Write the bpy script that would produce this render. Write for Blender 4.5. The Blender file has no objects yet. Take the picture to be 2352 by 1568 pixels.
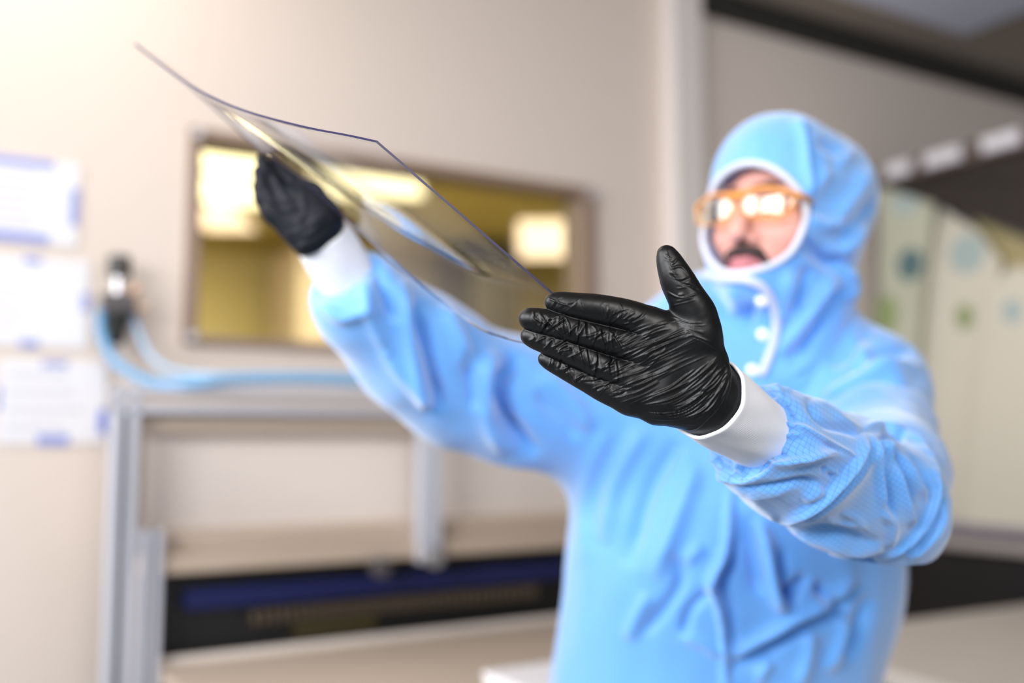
import bpy, bmesh, math, random
import numpy as np
import openvdb
from mathutils import Vector, Matrix

random.seed(7)
rng = np.random.default_rng(7)
SC = bpy.context.scene
COL = SC.collection

# ------------------------------------------------------------------ camera
F = 2352 * 35.0 / 36.0                    # focal length in pixels
CX, CY = 1176.0, 784.0
PITCH = math.radians(5.39)
CAM = Vector((0, 0, 1.30))
cam_d = bpy.data.cameras.new('camera')
cam_d.lens = 35.0; cam_d.sensor_width = 36.0; cam_d.clip_start = 0.05
cam_d.dof.use_dof = True
cam_d.dof.focus_distance = 0.872
cam_d.dof.aperture_fstop = 1.4
cam_d.dof.aperture_blades = 0
cam = bpy.data.objects.new('camera', cam_d); COL.objects.link(cam)
cam.location = CAM
cam.rotation_euler = (math.pi / 2 + PITCH, 0, 0)
SC.camera = cam

# ------------------------------------------------------------------ world, view, lights
SC.view_settings.view_transform = 'Standard'
SC.view_settings.look = 'None'
SC.view_settings.gamma = 1.0
SC.view_settings.use_curve_mapping = False
SC.view_settings.exposure = -0.12
SC.cycles.use_denoising = True
SC.cycles.max_bounces = 10
SC.cycles.transparent_max_bounces = 16
SC.cycles.caustics_reflective = False
SC.cycles.caustics_refractive = False
w = bpy.data.worlds.new('world'); SC.world = w; w.use_nodes = True
w.node_tree.nodes['Background'].inputs[0].default_value = (0.92, 0.95, 1.0, 1)
w.node_tree.nodes['Background'].inputs[1].default_value = 0.36

def area(name, loc, target, sx, sy, energy, color):
    l = bpy.data.lights.new(name, 'AREA'); l.shape = 'RECTANGLE'; l.size = sx; l.size_y = sy
    l.energy = energy; l.color = color
    o = bpy.data.objects.new(name, l); COL.objects.link(o); o.location = loc
    o.rotation_euler = (Vector(target) - Vector(loc)).to_track_quat('-Z', 'Y').to_euler()
    return o

kl = area('key_light_front_left', (-1.45, -0.75, 2.15), (0.35, 1.4, 1.15), 1.5, 1.1, 48, (0.98, 0.985, 1.0))  # key light added to brighten the camera-facing side of the suit; no window there
kl.data.spread = math.radians(135)
dl = area('soft_light_left', (-2.15, 0.75, 2.15), (0.3, 1.4, 1.2), 1.3, 1.1, 25, (0.97, 0.98, 1.0))  # added soft source on the left, unseen; no window known there
dl.data.spread = math.radians(115)
area('panel_light_left', (-1.00, 1.95, 2.80), (-0.95, 2.1, 0.0), 1.1, 0.55, 10, (1.0, 0.90, 0.80))
area('fill_light_rear', (0.75, -1.0, 2.45), (0.3, 1.2, 1.2), 1.2, 0.6, 42, (1.0, 0.97, 0.94))  # fill added behind the camera for the near cuff, not a real ceiling panel

# ------------------------------------------------------------------ coordinates
TH = math.atan2(2287, 3877)               # heading of the far wall
E1 = Vector((math.cos(TH), math.sin(TH), 0))
EN = Vector((math.sin(TH), -math.cos(TH), 0))     # out of the wall, towards the camera
W0 = Vector((-1.116, 2.35, 0))
RM = Matrix.Rotation(PITCH, 3, 'X')

def c2w(p):                               # camera coords (right, up, forward) to world
    x, y, d = p
    return CAM + RM @ Vector((x, d, y))
def c2w_np(P):
    A = np.array(RM)
    Q = np.stack([P[:, 0], P[:, 2], P[:, 1]], 1)
    return Q @ A.T + np.array(CAM)
def cc(px, py, d):
    return np.array([(px - CX) / F * d, (CY - py) / F * d, d])
def pw(px, py, d):
    return c2w(cc(px, py, d))
def W(s, n, z):
    return W0 + E1 * s + EN * n + Vector((0, 0, z))
def wpix(px, py, n):                      # where the sight line meets the plane n metres off the wall
    r = c2w(cc(px, py, 1.0)) - CAM
    t = ((W0 + EN * n) - CAM).dot(EN) / r.dot(EN)
    p = CAM + r * t
    return (p - W0).dot(E1), p.z
def zpix(px, py, z):                      # where the sight line meets the height z: (s, n)
    r = c2w(cc(px, py, 1.0)) - CAM
    t = (z - CAM.z) / r.z
    p = CAM + r * t
    return (p - W0).dot(E1), (p - W0).dot(EN)
def spix(px, py, s):                      # where it meets the plane s metres along the wall: (n, z)
    r = c2w(cc(px, py, 1.0)) - CAM
    t = ((W0 + E1 * s) - CAM).dot(E1) / r.dot(E1)
    p = CAM + r * t
    return (p - W0).dot(EN), p.z

# ------------------------------------------------------------------ materials
def lin(c):
    return tuple(((v / 255 / 12.92) if v / 255 <= 0.04045 else ((v / 255 + 0.055) / 1.055) ** 2.4) for v in c)
def mat(name, rgb, rough=0.6, metal=0.0, noise=0.0, nscale=8.0, bump=0.0, bscale=200.0, spec=0.5,
        sheen=0.0, coat=0.0, emit=None, estr=0.0, sss=0.0):
    m = bpy.data.materials.new(name); m.use_nodes = True
    nt = m.node_tree; b = nt.nodes['Principled BSDF']
    c = lin(rgb)
    b.inputs['Base Color'].default_value = (*c, 1)
    b.inputs['Roughness'].default_value = rough
    b.inputs['Metallic'].default_value = metal
    b.inputs['Specular IOR Level'].default_value = spec
    if sheen:
        b.inputs['Sheen Weight'].default_value = sheen
        b.inputs['Sheen Roughness'].default_value = 0.6
    if coat: b.inputs['Coat Weight'].default_value = coat
    if sss:
        b.inputs['Subsurface Weight'].default_value = sss
        b.inputs['Subsurface Radius'].default_value = (0.01, 0.004, 0.002)
        b.inputs['Subsurface Scale'].default_value = 1.0
    if emit:
        b.inputs['Emission Color'].default_value = (*lin(emit), 1)
        b.inputs['Emission Strength'].default_value = estr
    tc = nt.nodes.new('ShaderNodeTexCoord')
    n = nt.nodes.new('ShaderNodeTexNoise'); n.inputs['Scale'].default_value = nscale
    n.inputs['Detail'].default_value = 4
    nt.links.new(tc.outputs['Object'], n.inputs['Vector'])
    if noise:
        mx = nt.nodes.new('ShaderNodeMix'); mx.data_type = 'RGBA'
        mx.inputs['A'].default_value = (*[v * (1 - noise) for v in c], 1)
        mx.inputs['B'].default_value = (*[min(1, v * (1 + noise)) for v in c], 1)
        nt.links.new(n.outputs['Fac'], mx.inputs['Factor'])
        nt.links.new(mx.outputs['Result'], b.inputs['Base Color'])
    if bump:
        n2 = nt.nodes.new('ShaderNodeTexNoise'); n2.inputs['Scale'].default_value = bscale
        n2.inputs['Detail'].default_value = 3
        nt.links.new(tc.outputs['Object'], n2.inputs['Vector'])
        bp = nt.nodes.new('ShaderNodeBump'); bp.inputs['Strength'].default_value = bump
        bp.inputs['Distance'].default_value = 0.001
        nt.links.new(n2.outputs['Fac'], bp.inputs['Height'])
        nt.links.new(bp.outputs['Normal'], b.inputs['Normal'])
    return m

def clear_mat(name, tint, ior=1.45, boost=1.0, rough=0.02, opacity=0.0, body=(1, 1, 1)):
    """thin clear sheet: passes light straight through and mirrors by Fresnel"""
    m = bpy.data.materials.new(name); m.use_nodes = True
    nt = m.node_tree; nt.nodes.clear()
    out = nt.nodes.new('ShaderNodeOutputMaterial')
    tr = nt.nodes.new('ShaderNodeBsdfTransparent'); tr.inputs[0].default_value = (*tint, 1)
    gl = nt.nodes.new('ShaderNodeBsdfGlossy'); gl.inputs['Roughness'].default_value = rough
    fr = nt.nodes.new('ShaderNodeFresnel')
    ge = nt.nodes.new('ShaderNodeNewGeometry'); im = nt.nodes.new('ShaderNodeMix'); im.data_type = 'FLOAT'
    im.inputs['A'].default_value = ior; im.inputs['B'].default_value = 1 / ior
    nt.links.new(ge.outputs['Backfacing'], im.inputs['Factor']); nt.links.new(im.outputs['Result'], fr.inputs['IOR'])
    mu = nt.nodes.new('ShaderNodeMath'); mu.operation = 'MULTIPLY'; mu.inputs[1].default_value = boost
    mu.use_clamp = True
    mx = nt.nodes.new('ShaderNodeMixShader')
    nt.links.new(fr.outputs[0], mu.inputs[0]); nt.links.new(mu.outputs[0], mx.inputs[0])
    src = tr
    if opacity:
        df = nt.nodes.new('ShaderNodeBsdfDiffuse'); df.inputs[0].default_value = (*body, 1)
        m0 = nt.nodes.new('ShaderNodeMixShader'); m0.inputs[0].default_value = opacity
        nt.links.new(tr.outputs[0], m0.inputs[1]); nt.links.new(df.outputs[0], m0.inputs[2]); src = m0
    nt.links.new(src.outputs[0], mx.inputs[1]); nt.links.new(gl.outputs[0], mx.inputs[2])
    nt.links.new(mx.outputs[0], out.inputs[0])
    return m

def fabric_mat(name, rgb, grid=True):
    m = mat(name, rgb, rough=0.55, spec=0.45, sheen=0.75, bump=0.25, bscale=260)
    nt = m.node_tree; b = nt.nodes['Principled BSDF']; c = lin(rgb)
    if not grid: return m
    at = nt.nodes.new('ShaderNodeAttribute'); at.attribute_name = 'weave'
    sep = nt.nodes.new('ShaderNodeSeparateXYZ'); nt.links.new(at.outputs['Vector'], sep.inputs[0])
    mask = None
    for k in ('X', 'Y'):
        ml = nt.nodes.new('ShaderNodeMath'); ml.operation = 'MULTIPLY'; ml.inputs[1].default_value = 1 / 0.0048
        fr = nt.nodes.new('ShaderNodeMath'); fr.operation = 'FRACT'
        lt = nt.nodes.new('ShaderNodeMath'); lt.operation = 'LESS_THAN'; lt.inputs[1].default_value = 0.11
        nt.links.new(sep.outputs[k], ml.inputs[0]); nt.links.new(ml.outputs[0], fr.inputs[0]); nt.links.new(fr.outputs[0], lt.inputs[0])
        if mask is None: mask = lt
        else:
            mxx = nt.nodes.new('ShaderNodeMath'); mxx.operation = 'MAXIMUM'
            nt.links.new(mask.outputs[0], mxx.inputs[0]); nt.links.new(lt.outputs[0], mxx.inputs[1]); mask = mxx
    sc = nt.nodes.new('ShaderNodeMath'); sc.operation = 'MULTIPLY'; sc.inputs[1].default_value = 0.75
    nt.links.new(mask.outputs[0], sc.inputs[0])
    mx = nt.nodes.new('ShaderNodeMix'); mx.data_type = 'RGBA'
    mx.inputs['A'].default_value = (*c, 1); mx.inputs['B'].default_value = (c[0] * .25, c[1] * .45, c[2] * .6, 1)
    nt.links.new(sc.outputs[0], mx.inputs['Factor']); nt.links.new(mx.outputs['Result'], b.inputs['Base Color'])
    return m

BLUE = (88, 161, 236)
M = dict(
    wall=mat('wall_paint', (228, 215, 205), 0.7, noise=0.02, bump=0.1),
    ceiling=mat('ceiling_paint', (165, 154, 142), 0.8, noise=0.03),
    tile=mat('ceiling_tile_blue_grey', (222, 230, 250), 0.7, noise=0.03),
    dark_trim=mat('dark_trim', (40, 38, 36), 0.7),
    floor=mat('vinyl_floor', (150, 152, 154), 0.4, noise=0.05),
    post=mat('white_post_paint', (236, 228, 224), 0.5),
    frame=mat('window_frame_taupe', (150, 128, 114), 0.5, noise=0.03),
    pane=clear_mat('window_glass', (0.97, 0.97, 0.93), boost=1.0),
    inner=mat('yellow_lit_room_paint', (206, 193, 138), 0.8, noise=0.03),
    innerfloor=mat('inner_floor', (150, 140, 95), 0.5),
    lampframe=mat('lamp_housing', (230, 230, 225), 0.5),
    lamp=mat('lamp_diffuser', (255, 250, 220), 0.5, emit=(255, 243, 196), estr=3.2),
    lampwarm=mat('lamp_diffuser_warm', (255, 240, 222), 0.5, emit=(255, 228, 196), estr=2.2),
    paper=mat('white_paper', (236, 236, 242), 0.7, noise=0.01),
    tape=mat('blue_tape', (150, 162, 222), 0.5),
    tape2=mat('bright_blue_tape', (110, 132, 225), 0.5),
    print=mat('grey_print', (196, 196, 204), 0.7),
    pinkprint=mat('pink_print', (236, 214, 220), 0.7),
    alu=mat('aluminium_profile', (202, 204, 214), 0.4, metal=0.2, noise=0.03),
    aludark=mat('aluminium_groove', (92, 88, 90), 0.5, metal=0.3),
    panel=mat('beige_machine_panel', (232, 222, 214), 0.5, noise=0.02),
    beam=mat('beige_machine_beam', (196, 178, 160), 0.5, noise=0.03),
    black=mat('black_recess', (14, 13, 13), 0.6, noise=0.1),
    navy=mat('navy_blue_rail', (12, 24, 84), 0.35),
    rib=mat('cable_chain_link', (92, 80, 66), 0.5),
    olive=mat('olive_guard', (60, 52, 20), 0.5),
    bench=mat('beige_bench_top', (188, 172, 156), 0.5, noise=0.04),
    benchleg=mat('grey_leg_steel', (140, 140, 145), 0.4, metal=0.5),
    white=mat('white_plastic', (238, 236, 240), 0.45),
    boxprint=mat('pale_blue_print', (196, 198, 226), 0.5),
    hose=mat('blue_hose', (112, 168, 212), 0.25, noise=0.1),
    hosepale=mat('pale_blue_hose', (168, 196, 222), 0.25, noise=0.05),
    blackpl=mat('black_plastic', (26, 28, 24), 0.35),
    steel=mat('brushed_steel', (190, 188, 190), 0.3, metal=0.8),
    brass=mat('brass_fitting', (222, 186, 160), 0.35, metal=0.5),
    canopy=mat('dark_brown_canopy', (44, 36, 31), 0.55, noise=0.08),
    bandtaupe=mat('taupe_shelf_front', (104, 88, 80), 0.5),
    tag=mat('pale_lilac_holder', (206, 202, 216), 0.4),
    cream=mat('cream_film', (226, 220, 204), 0.35, noise=0.03),
    creamgreen=mat('grey_green_film', (196, 198, 178), 0.35, noise=0.12, nscale=5),
    teal=mat('pale_teal_print', (180, 196, 194), 0.5),
    tealdark=mat('dark_teal_print', (92, 120, 124), 0.5),
    green=mat('leaf_green_print', (148, 164, 112), 0.5),
    tanfilm=mat('tan_film', (196, 182, 134), 0.4),
    backgrey=mat('grey_brown_backing', (118, 106, 96), 0.6, noise=0.1),
    lilac=mat('lilac_grey_top', (150, 144, 158), 0.35),
    greyedge=mat('pale_grey_edge', (176, 168, 164), 0.4),
    darkcab=mat('dark_cabinet', (30, 27, 28), 0.5, noise=0.15),
    browncab=mat('brown_cabinet', (52, 36, 26), 0.5),
    worktop=mat('white_worktop', (222, 214, 206), 0.45, noise=0.02),
    suit=fabric_mat('blue_ripstop_fabric', BLUE),
    suitplain=fabric_mat('blue_coverall_fabric', BLUE, grid=False),
    trimwhite=mat('white_binding', (202, 207, 224), 0.8, sheen=0.1),
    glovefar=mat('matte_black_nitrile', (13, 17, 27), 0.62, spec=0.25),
    glove=mat('black_nitrile', (5, 6, 8), 0.40, spec=0.36, bump=0.04, bscale=1500),
    skin=mat('skin', (216, 158, 146), 0.5, noise=0.06, nscale=30, sss=0.15),
    lip=mat('lip', (184, 112, 120), 0.45),
    hair=mat('dark_moustache', (58, 44, 44), 0.8, noise=0.2, nscale=200),
    brow=mat('brown_brow', (120, 84, 78), 0.8),
    eye=mat('eye_white', (225, 220, 215), 0.2),
    iris=mat('dark_iris', (50, 32, 24), 0.2),
    amber=mat('amber_plastic', (224, 146, 40), 0.25, coat=0.5),
    lens=clear_mat('tinted_lens', (0.98, 0.92, 0.80), boost=2.3, rough=0.03),
    sheet=clear_mat('thin_clear_sheet', (0.965, 0.965, 0.975), ior=1.38, boost=1.0, rough=0.01),
    sheetedge=mat('sheet_edge', (40, 36, 72), 0.35, spec=0.45),
    snap=mat('white_snap', (246, 247, 252), 0.3),
)
# knit cuffs: fine ribbing running round the wrist
mk = mat('white_knit_cuff', (236, 238, 246), 0.8, sheen=0.3)
nt = mk.node_tree
at = nt.nodes.new('ShaderNodeAttribute'); at.attribute_name = 'weave'
wv = nt.nodes.new('ShaderNodeTexWave'); wv.inputs['Scale'].default_value = 190; wv.bands_direction = 'X'
wv2 = nt.nodes.new('ShaderNodeTexWave'); wv2.inputs['Scale'].default_value = 230; wv2.bands_direction = 'Y'
ad = nt.nodes.new('ShaderNodeMath'); ad.operation = 'ADD'
nt.links.new(at.outputs['Vector'], wv.inputs['Vector']); nt.links.new(at.outputs['Vector'], wv2.inputs['Vector'])
nt.links.new(wv.outputs['Fac'], ad.inputs[0]); nt.links.new(wv2.outputs['Fac'], ad.inputs[1])
bp = nt.nodes.new('ShaderNodeBump'); bp.inputs['Strength'].default_value = 0.7; bp.inputs['Distance'].default_value = 0.00010
nt.links.new(ad.outputs[0], bp.inputs['Height'])
nt.links.new(bp.outputs['Normal'], nt.nodes['Principled BSDF'].inputs['Normal'])
M['knit'] = mk

# ------------------------------------------------------------------ object helpers
def tag(o, label=None, cat=None, group=None, kind=None):
    if label: o['label'] = label
    if cat: o['category'] = cat
    if group: o['group'] = group
    if kind: o['kind'] = kind
    return o
def empty(name, loc, rz=0.0, **k):
    o = bpy.data.objects.new(name, None); COL.objects.link(o)
    o.location = loc; o.rotation_euler = (0, 0, rz); o.empty_display_size = 0.05
    return tag(o, **k)
def link(name, me, m, parent=None, loc=(0, 0, 0), rz=0.0, smooth=False, bevel=0.0, **k):
    o = bpy.data.objects.new(name, me); COL.objects.link(o)
    for mm in (m if isinstance(m, (list, tuple)) else [m]): me.materials.append(mm)
    o.location = loc; o.rotation_euler = (0, 0, rz)
    if parent is not None: o.parent = parent
    if smooth: me.polygons.foreach_set('use_smooth', [True] * len(me.polygons))
    if bevel:
        b = o.modifiers.new('bevel', 'BEVEL'); b.width = bevel; b.segments = 3; b.limit_method = 'ANGLE'
    return tag(o, **k)

class MB:
    """collects simple shapes, then becomes ONE mesh object"""
    def __init__(s): s.bm = bmesh.new()
    def box(s, x0, x1, y0, y1, z0, z1, rot=None):
        m = Matrix.Translation(((x0 + x1) / 2, (y0 + y1) / 2, (z0 + z1) / 2))
        if rot is not None: m = m @ rot
        m = m @ Matrix.Diagonal((abs(x1 - x0), abs(y1 - y0), abs(z1 - z0), 1))
        bmesh.ops.create_cube(s.bm, size=1.0, matrix=m); return s
    def cyl(s, p0, p1, r0, r1=None, seg=20):
        p0 = Vector(p0); p1 = Vector(p1); d = p1 - p0
        m = Matrix.Translation((p0 + p1) / 2) @ d.to_track_quat('Z', 'Y').to_matrix().to_4x4()
        bmesh.ops.create_cone(s.bm, cap_ends=True, segments=seg, radius1=r0, radius2=r0 if r1 is None else r1, depth=d.length, matrix=m); return s
    def ball(s, c, r, sx=1, sy=1, sz=1):
        bmesh.ops.create_uvsphere(s.bm, u_segments=20, v_segments=12, radius=r, matrix=Matrix.Translation(c) @ Matrix.Diagonal((sx, sy, sz, 1))); return s
    def prism(s, pts, axis0, axis1, ext):
        """polygon pts (a,b) on axes axis0/axis1, extruded along ext"""
        a0 = Vector(axis0); a1 = Vector(axis1); e = Vector(ext)
        v0 = [s.bm.verts.new(a0 * a + a1 * b) for a, b in pts]
        v1 = [s.bm.verts.new(a0 * a + a1 * b + e) for a, b in pts]
        s.bm.faces.new(v0); s.bm.faces.new(v1[::-1])
        for i in range(len(pts)):
            j = (i + 1) % len(pts); s.bm.faces.new((v0[j], v0[i], v1[i], v1[j]))
        return s
    def build(s, name, m, parent=None, **k):
        bmesh.ops.recalc_face_normals(s.bm, faces=s.bm.faces)
        me = bpy.data.meshes.new(name); s.bm.to_mesh(me); s.bm.free()
        return link(name, me, m, parent, **k)

def catmull(P, n=8):
    P = [np.array(p, float) for p in P]
    if len(P) < 3:
        return np.array([P[0] + (P[-1] - P[0]) * t for t in np.linspace(0, 1, n + 1)])
    Q = [2 * P[0] - P[1]] + P + [2 * P[-1] - P[-2]]
    out = []
    for i in range(1, len(Q) - 2):
        for t in np.arange(n) / n:
            out.append(0.5 * ((2 * Q[i]) + (-Q[i - 1] + Q[i + 1]) * t + (2 * Q[i - 1] - 5 * Q[i] + 4 * Q[i + 1] - Q[i + 2]) * t * t
                              + (-Q[i - 1] + 3 * Q[i] - 3 * Q[i + 1] + Q[i + 2]) * t ** 3))
    out.append(P[-1])
    return np.array(out)

def sweep(name, pts, r, m, parent=None, seg=12, n=8, closed=False, flat=1.0, **k):
    """round tube through world points (r number or list)"""
    pts = [np.array(p, float) for p in pts]
    C = catmull(pts + ([pts[0]] if closed else []), n)
    if closed: C = C[:-1]
    N = len(C)
    rr = np.interp(np.linspace(0, 1, N), np.linspace(0, 1, len(r)), r) if isinstance(r, (list, tuple)) else np.full(N, r)
    T = np.gradient(C, axis=0) if not closed else (np.roll(C, -1, 0) - np.roll(C, 1, 0))
    T /= np.linalg.norm(T, axis=1)[:, None] + 1e-12
    up = np.array([0, 0, 1.0]) if abs(T[0][2]) < .9 else np.array([1.0, 0, 0])
    a = np.cross(T[0], up); a /= np.linalg.norm(a)
    V = []; Fc = []
    for i in range(N):
        a = a - T[i] * a.dot(T[i]); a /= np.linalg.norm(a); b = np.cross(T[i], a)
        for j in range(seg):
            t = 2 * math.pi * j / seg
            V.append(C[i] + rr[i] * (a * math.cos(t) + b * math.sin(t) * flat))
    for i in range(N if closed else N - 1):
        i2 = (i + 1) % N
        for j in range(seg):
            j2 = (j + 1) % seg
            Fc.append((i * seg + j, i * seg + j2, i2 * seg + j2, i2 * seg + j))
    if not closed:
        Fc.append(tuple(range(seg))[::-1]); Fc.append(tuple((N - 1) * seg + j for j in range(seg)))
    me = bpy.data.meshes.new(name); me.from_pydata([tuple(v) for v in V], [], Fc)
    return link(name, me, m, parent, smooth=True, **k)

# ------------------------------------------------------------------ sculpting with distance fields
def vnoise(P, scale, seed=0):
    Q = P * scale + seed * 17.13; I = np.floor(Q).astype(np.int64); f = Q - I; f = f * f * (3 - 2 * f)
    def h(i, j, k):
        n = (i * 374761393 + j * 668265263 + k * 2147483647 + seed * 144665) & 0x7fffffff
        n = ((n ^ (n >> 13)) * 1274126177) & 0x7fffffff
        return ((n ^ (n >> 16)) & 0xffff) / 32767.5 - 1.0
    r = 0
    for a in (0, 1):
        for b in (0, 1):
            for c in (0, 1):
                r = r + h(I[:, 0] + a, I[:, 1] + b, I[:, 2] + c) * (f[:, 0] if a else 1 - f[:, 0]) * (f[:, 1] if b else 1 - f[:, 1]) * (f[:, 2] if c else 1 - f[:, 2])
    return r
def seg_sd(P, a, b, ra, rb):
    ab = b - a; L = ab.dot(ab) + 1e-12
    h = np.clip(((P - a) @ ab) / L, 0, 1)
    return np.linalg.norm(P - a - h[:, None] * ab, axis=1) - (ra + (rb - ra) * h)
def smin(a, b, k):
    h = np.maximum(k - np.abs(a - b), 0) / k
    return np.minimum(a, b) - h * h * k * 0.25
def smax(a, b, k): return -smin(-a, -b, k)
def chain(P, js, k=0.0):
    d = None
    for (a, ra), (b, rb) in zip(js[:-1], js[1:]):
        e = seg_sd(P, a, b, ra, rb)
        d = e if d is None else (smin(d, e, k) if k else np.minimum(d, e))
    return d
def J(px, py, d, r): return (cc(px, py, d), r * d / F)
def ell(P, c, r):
    q = (P - np.array(c)) / np.array(r); l = np.linalg.norm(q, axis=1)
    l2 = np.linalg.norm(q / np.array(r), axis=1) + 1e-9
    return l * (l - 1) / l2

def mesh_sdf(fn, lo, hi, vox, margin=1.0):
    lo = np.array(lo, float); hi = np.array(hi, float); S = 4
    n = (np.ceil((hi - lo) / vox / S).astype(int) + 1)
    ax = [lo[i] + (np.arange(n[i]) * S + (S - 1) / 2) * vox for i in range(3)]
    G = np.stack(np.meshgrid(*ax, indexing='ij'), -1).reshape(-1, 3)
    c = np.concatenate([fn(g) for g in np.array_split(G, max(1, len(G) // 400000))]).reshape(n)
    near = np.abs(c) < vox * S * 1.3 * margin + vox
    A = np.repeat(np.repeat(np.repeat(c.astype(np.float32), S, 0), S, 1), S, 2)
    idx = np.argwhere(near)
    off = np.stack(np.meshgrid(*[np.arange(S)] * 3, indexing='ij'), -1).reshape(-1, 3)
    for ch in np.array_split(idx, max(1, len(idx) // 6000)):
        I = (ch[:, None, :] * S + off[None]).reshape(-1, 3)
        A[I[:, 0], I[:, 1], I[:, 2]] = fn(lo + I * vox)
    A[0] = A[-1] = 1; A[:, 0] = A[:, -1] = 1; A[:, :, 0] = A[:, :, -1] = 1
    g = openvdb.FloatGrid(10.0); g.copyFromArray(np.ascontiguousarray(A))
    p, q = g.convertToQuads(0.0)
    V = lo + p.astype(float) * vox; Q = q.astype(np.int64)
    a, b, c_, d = (V[Q[:, i]] for i in range(4))
    vol = np.einsum('ij,ij->i', a, np.cross(b, c_)).sum() + np.einsum('ij,ij->i', a, np.cross(c_, d)).sum()
    if vol < 0: Q = Q[:, ::-1]
    return V, Q.copy()
def normals(V, Q):
    n = np.cross(V[Q[:, 2]] - V[Q[:, 0]], V[Q[:, 3]] - V[Q[:, 1]])
    N = np.zeros_like(V)
    for i in range(4): np.add.at(N, Q[:, i], n)
    return N / (np.linalg.norm(N, axis=1)[:, None] + 1e-12)
def relax(V, Q, it=1, f=0.5):
    for _ in range(it):
        S = np.zeros_like(V); c = np.zeros(len(V))
        for i in range(4):
            np.add.at(S, Q[:, i], V[Q[:, (i + 1) % 4]]); np.add.at(S, Q[:, i], V[Q[:, (i + 3) % 4]]); np.add.at(c, Q[:, i], 2)
        V = V + (S / c[:, None] - V) * f
    return V
def px_of(V):
    return np.stack([CX + V[:, 0] / V[:, 2] * F, CY - V[:, 1] / V[:, 2] * F], 1)
def strokes(V, Q, L):
    """folds modelled on the surface: (polyline, width px, height mm, kind)"""
    N = normals(V, Q)
    view = V / np.linalg.norm(V, axis=1)[:, None]
    wt = np.clip((-np.einsum('ij,ij->i', N, view) + 0.1) / 0.35, 0, 1)
    U = px_of(V); D = np.zeros(len(V))
    for pts, wd, amp, kind in L:
        C = catmull(pts, 6); R = wd * 3.2
        sel = np.where((U[:, 0] > C[:, 0].min() - R) & (U[:, 0] < C[:, 0].max() + R) & (U[:, 1] > C[:, 1].min() - R) & (U[:, 1] < C[:, 1].max() + R) & (wt > 0))[0]
        if not len(sel): continue
        X = U[sel]; best = np.full(len(sel), 1e9); sd = np.zeros(len(sel)); tt = np.zeros(len(sel))
        for i in range(len(C) - 1):
            a, b = C[i], C[i + 1]; ab = b - a; L2 = ab.dot(ab) + 1e-9
            h = np.clip(((X - a) @ ab) / L2, 0, 1); r = X - a - h[:, None] * ab
            d = np.hypot(r[:, 0], r[:, 1]); m = d < best
            best[m] = d[m]; cr = ab[0] * r[:, 1] - ab[1] * r[:, 0]
            sd[m] = (np.sign(cr) * d)[m]; tt[m] = ((i + h) / (len(C) - 1))[m]
        tp = np.clip(np.minimum(tt, 1 - tt) * 5, 0, 1) ** 0.7
        if kind == 's': prof = np.where(sd > 0, np.exp(-(sd / wd) ** 2), np.exp(-(sd / (wd * 0.25)) ** 2))
        elif kind == 'S': prof = np.where(sd < 0, np.exp(-(sd / wd) ** 2), np.exp(-(sd / (wd * 0.25)) ** 2))
        elif kind == 'p': prof = np.exp(-np.abs(sd) / wd * 1.3)
        else: prof = np.exp(-(sd / wd) ** 2)
        D[sel] += prof * tp * amp * 0.001
    return V + N * (D * wt)[:, None]
def to_obj(name, V, Q, m, parent=None, weave=None, **k):
    Wd = c2w_np(V)
    Qf = Q[:, ::-1]                        # camera coords are left-handed
    me = bpy.data.meshes.new(name)
    me.vertices.add(len(Wd)); me.vertices.foreach_set('co', Wd.astype(np.float32).ravel())
    me.loops.add(Qf.size); me.loops.foreach_set('vertex_index', Qf.astype(np.int32).ravel())
    me.polygons.add(len(Qf)); me.polygons.foreach_set('loop_start', np.arange(0, Qf.size, 4, dtype=np.int32))
    me.update(calc_edges=True)
    if weave is not None:
        a = me.attributes.new('weave', 'FLOAT_VECTOR', 'POINT'); a.data.foreach_set('vector', weave.astype(np.float32).ravel())
    return link(name, me, m, parent, smooth=True, **k)

#SECTION_ROOM
# ================================================================== THE ROOM
ZC = 2.87
def wobj(name, mb, m, s=0, n=0, z=0, parent=None, **k):   # mesh in wall coordinates (x along, y into the wall)
    if parent is not None: return mb.build(name, m, parent, **k)
    return mb.build(name, m, None, loc=W(s, n, z), rz=TH, **k)

s0, zt = wpix(432, 293, 0); s1, _ = wpix(1362, 443, 0); _, zb = wpix(440, 792, 0)
# wall with the window hole
mb = MB(); wt_ = 0.12
mb.box(-2.2, s0, 0, wt_, 0, ZC).box(s1, 6.2, 0, wt_, 0, ZC).box(s0, s1, 0, wt_, zt, ZC).box(s0, s1, 0, wt_, 0, zb)
wobj('wall_back', mb, M['wall'], kind='structure')
wobj('floor', MB().box(-2.2, 6.2, -6, 0, -0.05, 0), M['floor'], kind='structure')
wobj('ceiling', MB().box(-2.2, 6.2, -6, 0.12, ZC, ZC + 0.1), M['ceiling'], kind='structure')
# dark cornice under the ceiling
wobj('trim_2', MB().box(2.05, 6.2, -0.05, 0, ZC - 0.09, ZC), M['dark_trim'], kind='structure')
# white post on the wall
sp0, _ = wpix(1552, 300, 0.07); sp1, _ = wpix(1618, 300, 0.07)
wobj('trim_1', MB().box(sp0, sp1, -0.07, 0, 0, ZC), M['post'], kind='structure', bevel=0.004)
# blue grey ceiling tile
sc_, nc_ = zpix(2215, 80, ZC - 0.01)
wobj('ceiling_tile', MB().box(sc_ - 1.2, sc_, -nc_ - 1.2, -nc_, ZC - 0.012, ZC - 0.001), M['tile'],
     label='blue grey ceiling tile above the dark cornice at the upper right', cat='ceiling tile')

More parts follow.
